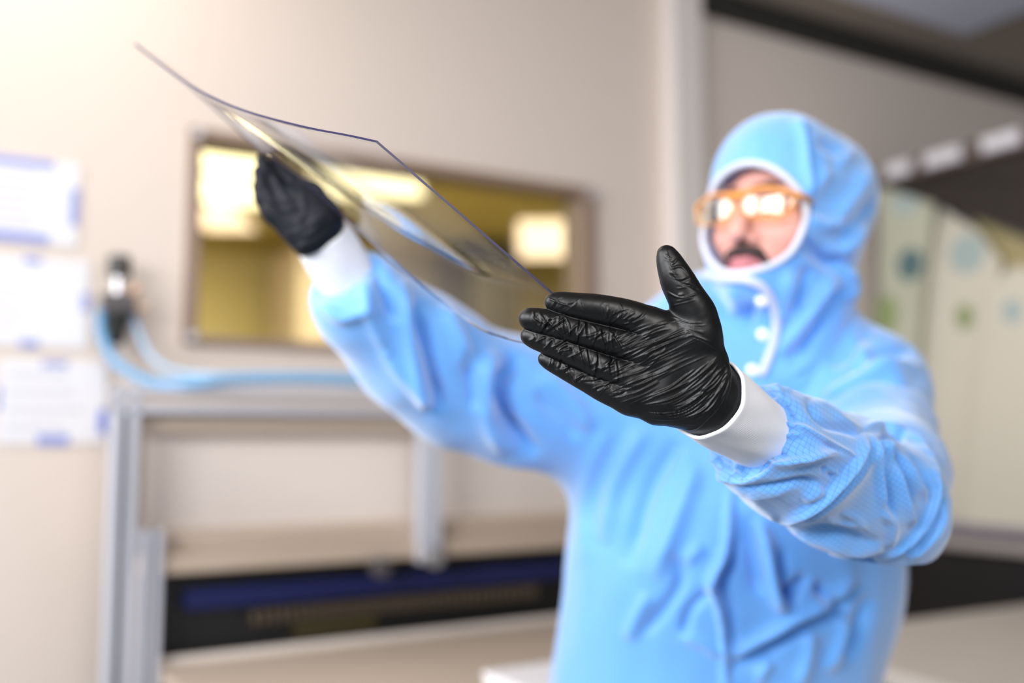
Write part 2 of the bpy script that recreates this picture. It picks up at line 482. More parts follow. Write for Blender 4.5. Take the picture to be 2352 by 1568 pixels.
# window
wf = empty('window_1', W(s0, 0, zb), TH, kind='structure')
ww, wh = s1 - s0, zt - zb
mb = MB(); fw = 0.035
mb.box(0, fw, -0.02, 0.10, 0, wh).box(ww - 0.05, ww, -0.02, 0.10, 0, wh).box(fw, ww - 0.05, -0.02, 0.10, wh - 0.03, wh).box(fw, ww - 0.05, -0.02, 0.10, 0, 0.022)
mb.build('window_frame', M['frame'], wf, bevel=0.003)
MB().box(fw, ww - 0.05, 0.040, 0.046, 0.022, wh - 0.03).build('pane', M['pane'], wf)
mb = MB()
for x, z in ((0.02, 0.02), (0.02, wh - 0.02), (ww - 0.02, wh - 0.02)): mb.cyl((x, -0.02, z), (x, -0.034, z), 0.012)
mb.build('frame_bolt', M['alu'], wf)

# the yellow lit room behind the window
D2 = 6.0; ZI = 3.0
wobj('wall_inner', MB().box(-4, 9, D2, D2 + .1, 0, ZI).box(-4.1, -4, 0.12, D2, 0, ZI).box(9, 9.1, .12, D2, 0, ZI), M['inner'], kind='structure')
wobj('floor_inner', MB().box(-4, 9, 0.12, D2, -0.05, 0), M['innerfloor'], kind='structure')
wobj('ceiling_inner', MB().box(-4, 9, 0.12, D2, ZI, ZI + .1), M['inner'], kind='structure')
area('inner_room_light', W(2.0, -3.2, ZI - 0.25), W(2.0, -3.4, 0), 5, 2.5, 280, (1.0, 0.90, 0.62))
def inner_lamp(px0, px1, pyt, pyb, label, m='lamp'):
    sa, na = zpix((px0 + px1) / 2, pyt, ZI - 0.03); sb, nb = zpix((px0 + px1) / 2, pyb, ZI - 0.03)
    pm = (pyt + pyb) / 2
    l, nl = zpix(px0, pm, ZI - 0.03); r, nr = zpix(px1, pm, ZI - 0.03)
    c = W((sa + sb) / 2, (na + nb) / 2, ZI - 0.045)
    wid = math.hypot(r - l, nr - nl); dep = math.hypot(sa - sb, na - nb)
    a = W(l, nl, 0); b = W(r, nr, 0); rz = math.atan2((b - a).y, (b - a).x)
    t = empty('ceiling_light', c, rz, label=label, cat='ceiling light', group='ceiling lights in the yellow room')
    MB().box(-wid / 2 - .03, wid / 2 + .03, -dep / 2 - .03, dep / 2 + .03, 0.006, 0.045).build('lamp_housing', M['lampframe'], t)
    MB().box(-wid / 2, wid / 2, -dep / 2, dep / 2, 0, 0.006).build('diffuser', M[m], t)
inner_lamp(446, 615, 326, 392, 'bright ceiling light behind the window, topmost of the three at its left')
inner_lamp(446, 600, 400, 468, 'bright ceiling light behind the window, middle of the three at its left')
inner_lamp(446, 560, 476, 524, 'dimmer ceiling light behind the window, lowest of the three at its left', 'lampwarm')
inner_lamp(735, 960, 368, 448, 'long bright ceiling light seen through the window behind the clear sheet')
inner_lamp(1190, 1345, 505, 588, 'round looking glow at the right end of the window, standing in for a reflection', 'lampwarm')  # window reflection, built as a glowing panel
# cupboards in that room
for (pa, pb, pt, lab) in ((690, 860, 560, 'tan cupboard low in the yellow room behind the raised arm'),
                          (1090, 1200, 470, 'tall olive cupboard in the yellow room at the window middle')):
    a, zz = wpix(pa, pt, -4.8); b, _ = wpix(pb, pt, -4.8)
    t = empty('cupboard', W((a + b) / 2, -5.2, 0), TH, label=lab, cat='cupboard')
    wd = abs(b - a) / 2
    MB().box(-wd, wd, -0.35, 0.35, 0, zz).build('body', M['bench'] if pa < 900 else M['olive'], t)
    for sgn in (-1, 1):
        d = MB().box(sgn * wd / 2 - wd / 2 + .01, sgn * wd / 2 + wd / 2 - .01, -0.37, -0.35, 0.05, zz - .03).build('door', M['bench'] if pa < 900 else M['olive'], t)
        MB().cyl((sgn * .04, -.39, 1.0), (sgn * .04, -.39, 1.2), .008).build('handle', M['steel'], d)

# ------------------------------------------------------------------ papers taped on the wall
def paper(px0, px1, pt0, pt1, pb1, label, tapes, text):
    sa, za = wpix(px0, pt0, 0.0); sb, zbm = wpix(px1, pb1, 0.0); _, z1 = wpix(px1, pt1, 0)
    za = z1; wd = sb - sa; h = z1 - zbm
    t = empty('paper_notice', W(sa, 0.004, zbm), TH, label=label, cat='paper notice', group='notices taped to the wall')
    MB().box(0, wd, -0.001, 0.001, 0, h).build('sheet', M['paper'], t)
    for (x, z, a, b, m) in tapes:
        MB().box(x * wd, (x + a) * wd, -0.0018, -0.001, z * h, (z + b) * h).build('tape', M[m], t)
    for i in range(text[0]):
        z = h * (0.80 - 0.62 * i / max(1, text[0] - 1))
        MB().box(.08 * wd, wd * text[1] * random.uniform(.75, 1), -0.0015, -0.001, z, z + h * .03).build('printed_line', M[text[2]], t)
paper(-120, 176, 352, 378, 568, 'topmost of the three white notices, lines of print and blue taped edges',
      [(0.0, 0.90, .80, .10, 'tape'), (0.0, 0.0, .78, .12, 'tape'), (.93, .25, .07, .45, 'tape')], (6, .78, 'print'))
paper(-110, 198, 588, 602, 800, 'middle white notice with faint pink print, blue tape at its edge centres',
      [(.50, .93, .14, .08, 'tape'), (.50, -.02, .14, .09, 'tape'), (.95, .42, .06, .22, 'tape')], (5, .6, 'pinkprint'))
paper(0, 240, 822, 832, 1018, 'lowest white notice with a bright blue tape strip at its right edge',
      [(.38, .92, .24, .08, 'tape'), (.36, -.02, .30, .13, 'tape'), (.93, .12, .08, .30, 'tape2'), (-.01, .38, .03, .3, 'tape2')], (4, .8, 'print'))

# ------------------------------------------------------------------ machine with aluminium frame
NM = 0.31
def mp(px, py, n=NM): return wpix(px, py, n)
sL, zR = mp(262, 893); sR, _ = mp(960, 915)
sPR = 2.15
zD = mp(370, 1322)[1]; zBm = mp(370, 1268)[1]; zTab = mp(370, 1525)[1]
mach = empty('machine', W(sL, NM, 0), TH, label='beige machine behind an aluminium frame, standing along the wall', cat='machine')
L0 = sPR - sL
def mx(px, py=1100): return mp(px, py)[0] - sL
# posts
def profile(x0, x1, z0, z1, y0=0.0, dpt=0.05, name='frame_post'):
    g = MB(); wd = x1 - x0
    g.box(x0, x0 + wd * .36, y0, y0 + dpt, z0, z1).box(x0 + wd * .64, x1, y0, y0 + dpt, z0, z1)
    o = g.build(name, M['alu'], mach, bevel=0.002)
    MB().box(x0 + wd * .34, x0 + wd * .66, y0 + .008, y0 + dpt - .004, z0, z1).build('groove', M['aludark'], o)
profile(0, mx(316), 0, zR)
profile(mx(318, 1400), mx(366, 1400), 0, zD + 0.10, y0=-0.02)
MB().box(mx(318), mx(342), 0.06, 0.10, zBm + .04, zR - .02).build('post_shadow_strip', M['beam'], mach)  # beige strip in place of the brownish shadow beside the post
# rail
g = MB(); g.box(0, L0, 0.0, 0.045, zR - 0.012, zR + 0.006).box(0, L0, 0.0, 0.045, zR - 0.05, zR - 0.032)
rl = g.build('rail', M['alu'], mach, bevel=0.002)
MB().box(0, L0, 0.006, 0.04, zR - 0.034, zR - 0.010).build('groove', M['beam'], rl)
MB().box(0.06, L0, 0.05, 0.06, zR - 0.09, zR - 0.05).build('shade_strip', M['beam'], mach)  # strip stands in for the shadow beneath the rail
# rear panels
MB().box(0.06, L0, 0.12, 0.14, zBm, zR - 0.05).build('rear_panel', M['panel'], mach)
MB().box(0.06, L0, 0.03, 0.14, zBm - .006, zBm + 0.035).build('ledge', M['beam'], mach, bevel=0.004)
MB().box(0.06, L0, 0.0, 0.14, zD, zBm - 0.006).build('cross_beam', M['beam'], mach, bevel=0.006)
# right post
xa, xb = mx(958), mx(1008)
MB().box(xa, xb, -0.02, 0.02, zD - 0.01, zR).build('door_bar', M['alu'], mach, bevel=0.003)
kb = MB().cyl(((xa + xb) / 2, -0.02, zD + 0.005), ((xa + xb) / 2, -0.05, zD + .005), 0.026).build('knob', M['steel'], mach, bevel=0.004)
xc = mx(868, 1305)
MB().cyl((xc, -0.0, zD - 0.015), (xc, -0.03, zD - .015), 0.024).build('knob', M['aludark'], mach, bevel=0.004)
# dark recess with rail and cable chain
ZT = mp(370, 1530)[1]
MB().box(0.1, L0, 0.06, 0.14, 0.02, zD).build('black_cover', M['black'], mach)
zN0, zN1 = mp(560, 1398)[1], mp(560, 1350)[1]
MB().box(mx(440), L0, 0.035, 0.06, zN0, zN1).build('navy_rail', M['navy'], mach, bevel=0.004)
for i in range(36):
    x = mx(600) + i * (mx(1240) - mx(600)) / 35
    zc = zN0 - 0.028
    MB().box(x, x + 0.010, 0.03, 0.06, zc - .016, zc + .016).build('chain_link', M['rib'], mach, bevel=0.002)
MB().box(mx(690, 1420), mx(880, 1420), 0.04, 0.06, zN0 - .085, zN0 - .05).build('olive_guard', M['olive'], mach)

# ------------------------------------------------------------------ bench in front of the machine
zt_ = 0.80
sa, na = zpix(360, 1530, zt_)
NB = na
b = empty('workbench', W(sa, NB, 0), TH, label='long beige workbench in front of the dark machine recess', cat='workbench')
LB = 1.44 - sa
MB().box(0.0, LB, -.75, 0, zt_ - .035, zt_).build('bench_top', M['bench'], b, bevel=0.005)
MB().box(-0.02, LB, -.012, 0.0, zt_, zt_ + .018).build('rear_lip', M['panel'], b, bevel=0.003)
for x in (0.05, LB - .1):
    for y in (-.70, -.06):
        MB().box(x, x + .05, y, y + .05, 0, zt_ - .035).build('leg', M['benchleg'], b)
# white box on it
sa, na = zpix(1150, 1612, zt_ + 0.0)
bx = empty('storage_box', W(sa + .10, na + .02, zt_), TH, label='flat white box with pale blue print on the beige workbench', cat='box')
MB().box(-.10, .14, -.09, .09, 0, .034).build('box_base', M['white'], bx, bevel=0.006)
MB().box(-.103, .143, -.093, .093, .034, .044).build('lid', M['white'], bx, bevel=0.005)
MB().box(-.06, .10, -.0912, -.0902, .006, .022).build('printed_band', M['boxprint'], bx)

# ------------------------------------------------------------------ air regulator and hoses
s_, z_ = wpix(268, 700, 0.05)
rg = empty('air_regulator', W(s_, 0.0, z_ - .07), TH, label='small black and steel air regulator on the wall left of the window', cat='air regulator')
rg.scale = (1.35, 1.35, 1.35)
MB().cyl((0, -.05, .10), (0, -.05, .138), .020).build('knob', M['blackpl'], rg, bevel=0.003)
MB().cyl((0, -.05, .07), (0, -.05, .10), .010).cyl((0, 0, .055), (0, -.05, .055), .012).build('valve_body', M['steel'], rg)
MB().box(-.028, .028, -.07, -.03, .035, .07).build('housing', M['aludark'], rg, bevel=0.004)
MB().cyl((0, -.05, -.005), (0, -.05, .035), .016, .022).ball((0, -.05, -.008), .015).build('filter_bowl', M['blackpl'], rg)
MB().cyl((.03, -.05, .045), (.045, -.05, .05), .010).cyl((.02, -.05, .07), (.035, -.05, .085), .011).build('fitting', M['brass'], rg)
hz = zR + 0.02
def hs(px, py, n): s, z = wpix(px, py, n); return W(s, n, z)
def hose(pts, r, m, lab):
    P = [hs(*p) for p in pts]; o = sweep('blue_hose', P, r, m, seg=10)
    tag(o, lab, 'hose')
hose([(233, 712, .05), (232, 760, .07), (258, 822, .10), (310, 862, .16), (370, 880, .26), (460, 878, .33), (560, 872, .33), (760, 874, .33), (1000, 890, .33)], .0115, M['hose'],
     'thicker blue hose curving from the left side of the regulator')
hose([(302, 712, .05), (318, 760, .07), (345, 815, .10), (388, 848, .18), (470, 862, .30), (620, 860, .32), (800, 862, .32), (1000, 878, .32)], .009, M['hosepale'],
     'pale thin blue hose curving from the right side of the regulator')

# ------------------------------------------------------------------ right: canopy, rack with film covered sheets
SS = 2.87
nA, zA = spix(2000, 392, SS); nB2, zB2 = spix(2352, 312, SS)
Zsh = 2.29
cn = empty('canopy', W(SS, 0, 0), TH, label='dark brown canopy sloping down above the leaning sheets at right', cat='canopy')
# side view: front edge follows n, underside slopes down towards the camera
q1 = 1.9
zl0 = spix(2010, 400, SS)[1]; zl1n, zl1 = spix(2352, 535, SS)
sl = (zl1 - zl0) / (zl1n - 0.0)
g = MB(); g.prism([(0, zl0), (0, Zsh), (-q1, Zsh), (-q1, zl0 + sl * .9), (-.9, zl0 + sl * .9)], (0, 1, 0), (0, 0, 1), (0.75, 0, 0))
g.build('hood_panel', M['canopy'], cn)
MB().box(-0.03, 0.0, -q1, 0, Zsh - 0.045, Zsh + 0.02).build('front_band', M['bandtaupe'], cn, bevel=0.003)
for i, (pa, pb, lab) in enumerate(((2045, 2105, 'faint lilac holder on the canopy edge nearest the hood'),
                                   (2135, 2222, 'lilac holder on the canopy edge, middle of the three'),
                                   (2268, 2360, 'brightest lilac holder on the canopy edge at the right border'))):
    a, _ = spix(pa, 340, SS); b_, _ = spix(pb, 330, SS)
    t = empty('label_holder', W(SS - .031, (a + b_) / 2, Zsh - .035), TH, label=lab, cat='label holder', group='label holders on the canopy')
    h = abs(b_ - a) / 2
    MB().box(-.008, 0, -h, h, 0, .055).build('holder', M['tag'], t, bevel=0.002)
    MB().box(-.010, -.008, -h * .9, h * .9, .008, .048).build('card', M['white'], t)
# bench under it
zE = spix(2200, 1222, SS)[1]
rk = empty('side_bench', W(SS, 0, 0), TH, label='dark cabinet bench with a grey top below the leaning sheets', cat='bench')
MB().box(0, .75, -q1, 0, zE, zE + .03).build('bench_top', M['lilac'], rk, bevel=0.003)
MB().box(-.012, .0, -q1, 0, zE - .055, zE - .012).build('edge_strip', M['greyedge'], rk, bevel=0.003)
MB().box(.03, .75, -q1, 0, 0, zE).build('cabinet_body', M['darkcab'], rk)
for k in range(3):
    y0 = -k * .62 - .04
    d = MB().box(.01, .03, y0 - .58, y0, .06, zE - .07).build('door', M['darkcab'] if k != 1 else M['browncab'], rk, bevel=0.004)
    MB().cyl((-.008, y0 - .1, zE - .22), (-.008, y0 - .1, zE - .12), .007).build('handle', M['greyedge'], d)
wobj('backing_board', MB().box(SS + .62, SS + .64, -q1, -0.002, zE + .032, 1.9), M['backgrey'],
     label='grey brown backing board behind the leaning sheets', cat='board')
# leaning sheets wrapped in film
def film(pts, off, m, label, prints):
    """outline in pixels on the plane s = SS + off"""
    pn = [spix(px, py, SS + off) for px, py in pts]
    n0 = sum(p[0] for p in pn) / len(pn); z0 = min(p[1] for p in pn)
    t = empty('film_covered_sheet', W(SS + off, n0, z0), TH, label=label, cat='sheet', group='film covered sheets in the side rack')
    g = MB(); g.prism([(-(a - n0), z - z0) for a, z in pn], (0, 1, 0), (0, 0, 1), (0.012, 0, 0)); g.build('sheet', m, t)
    for (pa, pb, py0, py1, mm) in prints:
        (a0, z1_), (a1, _), (_, z2_) = spix(pa, py0, SS + off), spix(pb, py0, SS + off), spix(pa, py1, SS + off)
        g = MB(); ym = -((a0 + a1) / 2 - n0); hh = abs(a1 - a0) / 2
        g.cyl((-.0015, 0, 0), (0, 0, 0), 1.0, seg=28)
        o = g.build('print_patch', M[mm], t)
        o.location = (0, ym, (z1_ + z2_) / 2 - z0); o.scale = (1, hh, abs(z1_ - z2_) / 2)
def zbot(px, off):
    # pixel row where the bench top lies below this column on that plane
    r = c2w(cc(px, 784, 1.0)) - CAM
    t = ((W0 + E1 * (SS + off)) - CAM).dot(E1) / r.dot(E1); p = CAM + r * t
    q = Vector((p.x, p.y, zE + .032)) - CAM; q = RM.transposed() @ q
    return CY - q.z / q.y * F
film([(2010, 410), (2150, 440), (2120, 640), (2075, zbot(2075, .02)), (2022, zbot(2022, .02)), (2022, 500)], .02, M['creamgreen'],
     'grey green film covered sheet closest to the hood with a green patch',
     [(2050, 2110, 440, 500, 'teal'), (2060, 2120, 575, 650, 'tealdark'), (2010, 2060, 680, 770, 'green')])
film([(2150, 470), (2245, 530), (2300, 600), (2270, 800), (2245, zbot(2245, .08)), (2070, zbot(2070, .08)), (2100, 800)], .08, M['cream'],
     'cream film covered sheet with a pale teal patch, middle of the rack',
     [(2180, 2262, 545, 635, 'teal'), (2195, 2235, 700, 760, 'green')])
film([(2240, 500), (2380, 560), (2400, zbot(2400, .14)), (2160, zbot(2160, .14))], .14, M['tanfilm'],
     'tan film covered sheet showing between the cream ones', [(2150, 2200, 860, 960, 'green')])
film([(2268, 660), (2330, 610), (2460, 640), (2470, zbot(2470, .04)), (2215, zbot(2215, .04)), (2240, 900)], .04, M['cream'],
     'large cream film covered sheet at the right border of the rack',
     [(2300, 2348, 690, 745, 'teal')])

# white worktable at lower right
zt2 = 0.80
sa, na = zpix(2060, 1425, zt2); sb, nb = zpix(2352, 1388, zt2)
pa_, pb_ = W(sa, na, 0), W(sb, nb, 0); rz = math.atan2((pb_ - pa_).y, (pb_ - pa_).x)
t = empty('worktable', pa_, rz, label='plain white worktable behind the person at lower right', cat='table')
MB().box(-.48, .78, -.75, 0, zt2 - .04, zt2).build('tabletop', M['worktop'], t, bevel=0.005)
for x in (-.44, .70):
    for y in (-.70, -.08): MB().box(x, x + .05, y, y + .05, 0, zt2 - .04).build('leg', M['benchleg'], t)
#SECTION_PERSON
# ================================================================== THE PERSON
person = empty('person', c2w((0.33, -0.2, 1.55)) * 1.0, 0,
               label='person in light blue hooded coverall, amber glasses and black gloves, holding up a clear sheet', cat='person')
person.location.z = 0.0
def pobj(name, V, Q, m, parent=None, **k):
    o = to_obj(name, V, Q, m, None, **k)
    o.parent = parent or person
    p = person.location
    o.data.transform(Matrix.Translation(-p))
    return o
def psweep(name, pts, r, m, parent=None, **k):
    p = np.array(person.location)
    return sweep(name, [np.array(q) - p for q in pts], r, m, parent or person, **k)

# ---- head frame (camera coordinates: right, up, forward)
HS_ = 1.08
HC = cc(1805, 516, 1.44)
ya, pi_ = math.radians(45), math.radians(7)
HF = np.array([-math.sin(ya) * math.cos(pi_), math.sin(pi_), -math.cos(ya) * math.cos(pi_)])
HR = np.array([math.cos(ya), 0.02, -math.sin(ya)]); HR -= HF * HR.dot(HF); HR /= np.linalg.norm(HR)
HU = np.cross(HF, HR); HU *= np.sign(HU[1])
def h2c(x, y, z): return HC + (HR * x + HF * y + HU * z) * HS_
def tolocal(P):
    Q = (P - HC) / HS_
    return np.stack([Q @ HR, Q @ HF, Q @ HU], 1)
def head_local(L):
    A = np.array
    d = ell(L, (0, -.012, .035), (.076, .096, .088))
    d = smin(d, ell(L, (0, .030, -.020), (.064, .068, .092)), .03)
    d = smin(d, ell(L, (0, .058, -.085), (.034, .034, .030)), .03)              # chin
    for s in (-1, 1):
        d = smin(d, ell(L, (s * .040, .062, -.026), (.026, .026, .026)), .02)  # cheeks
        d = smin(d, seg_sd(L, A([s * .012, .094, .024]), A([s * .046, .080, .024]), .008, .007), .012)  # brow ridge
        d = smax(d, -ell(L, (s * .031, .104, .004), (.018, .018, .013)), .010)  # eye socket
        d = smin(d, seg_sd(L, A([s * .012, .100, -.040]), A([s * .015, .096, -.040]), .0075, .006), .006)  # nostril wing
        d = smin(d, ell(L, (s * .076, -.012, -.005), (.010, .020, .032)), .006)  # ear
        d = smax(d, -seg_sd(L, A([s * .006, .112, -.051]), A([s * .007, .110, -.043]), .003, .0025), .002)
    d = smin(d, seg_sd(L, A([0, .094, .012]), A([0, .116, -.034]), .0075, .0115), .010)  # nose
    d = smin(d, ell(L, (0, .084, -.068), (.026, .018, .022)), .014)
    d = smax(d, -seg_sd(L, A([-.022, .106, -.0725]), A([.022, .106, -.0725]), .0022, .0022), .003)
    return d
def head_fn(P):
    L = tolocal(P); d = head_local(L)
    d = smin(d, seg_sd(L, np.array([0, -.02, -.09]), np.array([0, -.045, -.22]), .056, .060), .03)
    # slim torso and upper arms under the clothing
    d = smin(d, chain(P, BODY_T, .04), .05)
    return d
BODY_T = [J(1960, 930, 1.47, 75), J(1780, 860, 1.56, 85), J(1500, 930, 1.55, 75)]
V, Q = mesh_sdf(head_fn, HC + np.array([-.34, -.46, -.22]), HC + np.array([.26, .17, .20]), .0022)
body = pobj('body', V, Q, M['skin'])
def local_mesh(name, fn, lo, hi, vox, m, parent=None, **k):
    """small part modelled in head coordinates"""
    V, Q = mesh_sdf(fn, lo, hi, vox)
    C = HC + (V[:, :1] * HR + V[:, 1:2] * HF + V[:, 2:3] * HU) * HS_
    N = normals(C, Q)
    if np.einsum('ij,ij->i', N, C - C.mean(0)).mean() < 0: Q = Q[:, ::-1].copy()
    return pobj(name, C, Q, m, parent, **k)
A3 = np.array
local_mesh('lips', lambda L: smin(chain(L, [(A3([-.023, .094, -.0715]), .0035), (A3([-.008, .103, -.068]), .0062), (A3([0, .103, -.0695]), .0052), (A3([.008, .103, -.068]), .0062), (A3([.023, .094, -.0715]), .0035)]),
           chain(L, [(A3([-.021, .094, -.075]), .0035), (A3([0, .102, -.0795]), .0078), (A3([.021, .094, -.075]), .0035)]), .003),
           (-.035, .08, -.095), (.035, .12, -.055), .001, M['lip'], body)
local_mesh('moustache', lambda L: smin(chain(L, [(A3([-.030, .088, -.074]), .0045), (A3([-.018, .098, -.058]), .0080), (A3([0, .1045, -.054]), .0072), (A3([.018, .098, -.058]), .0080), (A3([.030, .088, -.074]), .0045), (A3([.032, .082, -.092]), .003)]),
           seg_sd(L, A3([-.030, .088, -.074]), A3([-.032, .082, -.092]), .0045, .003), .003) + .0007 * np.sin(L[:, 0] * 2600),
           (-.045, .07, -.105), (.045, .12, -.045), .001, M['hair'], body)
for s in (-1, 1):
    local_mesh('eyebrow', lambda L: chain(L, [(A3([s * .013, .102, .026]), .0035), (A3([s * .032, .096, .031]), .0042), (A3([s * .050, .080, .026]), .002)]),
               (-.06, .06, .01), (.06, .12, .045), .001, M['brow'], body)
    e = local_mesh('eye', lambda L: ell(L, (s * .031, .080, .004), (.0125, .0125, .0125)), (-.05, .06, -.015), (.05, .10, .02), .001, M['eye'], body)
    ii = local_mesh('iris', lambda L: ell(L, (s * .031 - .002, .0905, .004), (.0055, .0028, .0055)), (-.045, .08, -.01), (.045, .10, .015), .0006, M['iris'], e)

# ---- safety glasses
def hw(x, y, z): return np.array(c2w(h2c(x, y, z)))
gl = empty('safety_glasses', (0, 0, 0)); gl.parent = person
def rim(s):
    out = []
    for t in np.linspace(0, 2 * math.pi, 20, endpoint=False):
        cx_, cz = math.cos(t), math.sin(t)
        x = s * (.038 + .033 * math.copysign(abs(cx_) ** .75, cx_)); z = -.001 + .0185 * math.copysign(abs(cz) ** .75, cz)
        y = .121 - (abs(x) / .07) ** 2 * .016
        out.append(hw(x, y, z))
    return out
for s in (-1, 1):
    R_ = rim(s)
    fr = psweep('frame_rim', R_, .0013, M['amber'], gl, seg=8, n=3, closed=True)
    # lens, slightly domed and thin
    pp = np.array(person.location)
    rings = []; c0 = np.mean(R_, 0); f = np.array(c2w(h2c(0, 1, 0))) - np.array(c2w(h2c(0, 0, 0)))
    vs = []; fs = []; K = len(R_); NR = 6
    for off in (0, -.0016):
        for j in range(1, NR + 1):
            r = j / NR
            for q in R_: vs.append(tuple(c0 + (q - c0) * r + f * ((1 - r * r) * .004 + off) - pp))
        vs.append(tuple(c0 + f * (.004 + off) - pp))
    B = NR * K + 1
    for L_ in (0, 1):
        o0 = L_ * B
        for j in range(NR - 1):
            for i in range(K):
                a, b = o0 + j * K + i, o0 + j * K + (i + 1) % K
                fs.append((a, b, b + K, a + K))
        for i in range(K): fs.append((o0 + B - 1, o0 + i, o0 + (i + 1) % K))
    for i in range(K): fs.append(((NR - 1) * K + i, (NR - 1) * K + (i + 1) % K, B + (NR - 1) * K + (i + 1) % K, B + (NR - 1) * K + i))
    me = bpy.data.meshes.new('lens'); me.from_pydata(vs, [], fs)
    bm = bmesh.new(); bm.from_mesh(me); bmesh.ops.recalc_face_normals(bm, faces=bm.faces); bm.to_mesh(me); bm.free()
    link('lens', me, M['lens'], gl, smooth=True)
    psweep('temple', [hw(s * .071, .104, .008), hw(s * .076, .092, .008), hw(s * .074, .07, .007), hw(s * .066, .05, .006)], [.0045, .0035, .0025], M['amber'], gl, seg=8)
psweep('bridge', [hw(-.008, .120, .008), hw(0, .124, .012), hw(.008, .120, .008)], .003, M['amber'], gl, seg=8)
psweep('brow_bar', [hw(-.071, .105, .010), hw(-.038, .118, .018), hw(0, .123, .014), hw(.038, .118, .018), hw(.071, .105, .010)], .0028, M['amber'], gl, seg=8)

# ---- hood
OA = np.array([0, 0.02, -.012])                       # face opening, in head coordinates
def opening(L):
    x, z = L[:, 0] / .071, (L[:, 2] + .014) / .069
    return (np.sqrt(x * x + z * z) - 1) * .075
H1, H2, H3, H4 = J(1788, 412, 1.43, 142), J(1852, 458, 1.48, 148), J(1745, 545, 1.41, 122), J(1805, 560, 1.45, 135)
NECK = [J(1800, 600, 1.46, 140), J(1795, 700, 1.48, 152), J(1775, 820, 1.50, 205)]
def hood_solid(P):
    d = chain(P, [H1, H2, H4], .03)
    d = smin(d, seg_sd(P, H3[0], H1[0], H3[1], H1[1] * .92), .03)
    d = smin(d, chain(P, NECK, .03), .05)
    L = tolocal(P)
    d = smin(d, head_local(L) - .009, .02)
    return smin(d, seg_sd(L, A3([0, -.01, -.09]), A3([0, -.045, -.22]), .070, .074), .02)
def hood_fn(P):
    d = hood_solid(P); L = tolocal(P)
    cut = smax(opening(L), .0 - L[:, 1], .02)
    d = smax(d, -cut, .008)
    return smax(d, -np.minimum(head_local(L) - .002, seg_sd(L, A3([0, -.02, -.09]), A3([0, -.045, -.22]), .057, .061)), .003)
V, Q = mesh_sdf(hood_fn, HC + np.array([-.19, -.30, -.24]), HC + np.array([.21, .19, .22]), .0025)
def c2(x, y): return (1500 + x / 2.375, 240 + y / 2.375)
HS = [
    ([c2(780, 70), c2(815, 140), c2(835, 260), c2(845, 420), c2(840, 520)], 13, 7, 's'),
    ([c2(1110, 250), c2(980, 330), c2(900, 430), c2(850, 540)], 14, 5, 'r'),
    ([c2(900, 180), c2(1010, 270), c2(940, 380)], 14, -6, 'r'),
    ([c2(1190, 330), c2(1120, 470), c2(1020, 600), c2(900, 700)], 18, 5, 'r'),
    ([c2(1200, 520), c2(1120, 640), c2(1000, 720)], 15, -6, 'r'),
    ([c2(1170, 650), c2(1060, 780), c2(930, 810)], 16, 5, 'r'),
    ([c2(790, 740), c2(900, 820), c2(1010, 890)], 16, -9, 'r'),
    ([c2(840, 600), c2(930, 660), c2(1040, 640)], 12, 4, 'r'),
    ([c2(1000, 930), c2(900, 1060), c2(800, 1220), c2(690, 1370)], 16, 8, 'r'),
    ([c2(1040, 1000), c2(960, 1120), c2(860, 1260), c2(740, 1400)], 14, -9, 'r'),
    ([c2(760, 900), c2(720, 1060), c2(700, 1200)], 18, 6, 'r'),
    ([c2(860, 880), c2(800, 1020), c2(740, 1160)], 12, -5, 'r'),
    ([c2(1050, 880), c2(1080, 980), c2(1060, 1080)], 14, 7, 'r'),
    ([c2(400, 1000), c2(450, 1080), c2(430, 1180)], 14, 4, 'r'),
    ([c2(560, 1080), c2(500, 1200), c2(430, 1320)], 13, -5, 'r'),
]
V = V + normals(V, Q) * (.0022 * vnoise(V, 22, 3) + .0012 * vnoise(V, 50, 4))[:, None]
V = strokes(V, Q, [(p, w_, a * 1.9, k) for p, w_, a, k in HS]); V = relax(V, Q, 1)
hood = pobj('hood', V, Q, M['suitplain'])
from mathutils.bvhtree import BVHTree
def bvh(V, Q): return BVHTree.FromPolygons([tuple(v) for v in V], [tuple(q) for q in Q])
hb = bvh(V, Q)
# white binding round the face opening
def edge_pts(n=26):
    out = []
    for i in range(n):
        t = 2 * math.pi * i / n
        x, z = .0725 * math.cos(t), -.014 + .0715 * math.sin(t)
        y = .0
        for y in np.arange(.16, -.02, -.003):
            if hood_solid(h2c(x, y, z)[None])[0] < .001: break
        out.append(np.array(c2w(h2c(x, y - .001, z))))
    return out
E_ = edge_pts()
# smooth the ring
E_ = [0.25 * E_[i - 1] + 0.5 * E_[i] + 0.25 * E_[(i + 1) % len(E_)] for i in range(len(E_))]
psweep('hood_binding', E_, .0050, M['trimwhite'], hood, seg=12, n=3, closed=True)

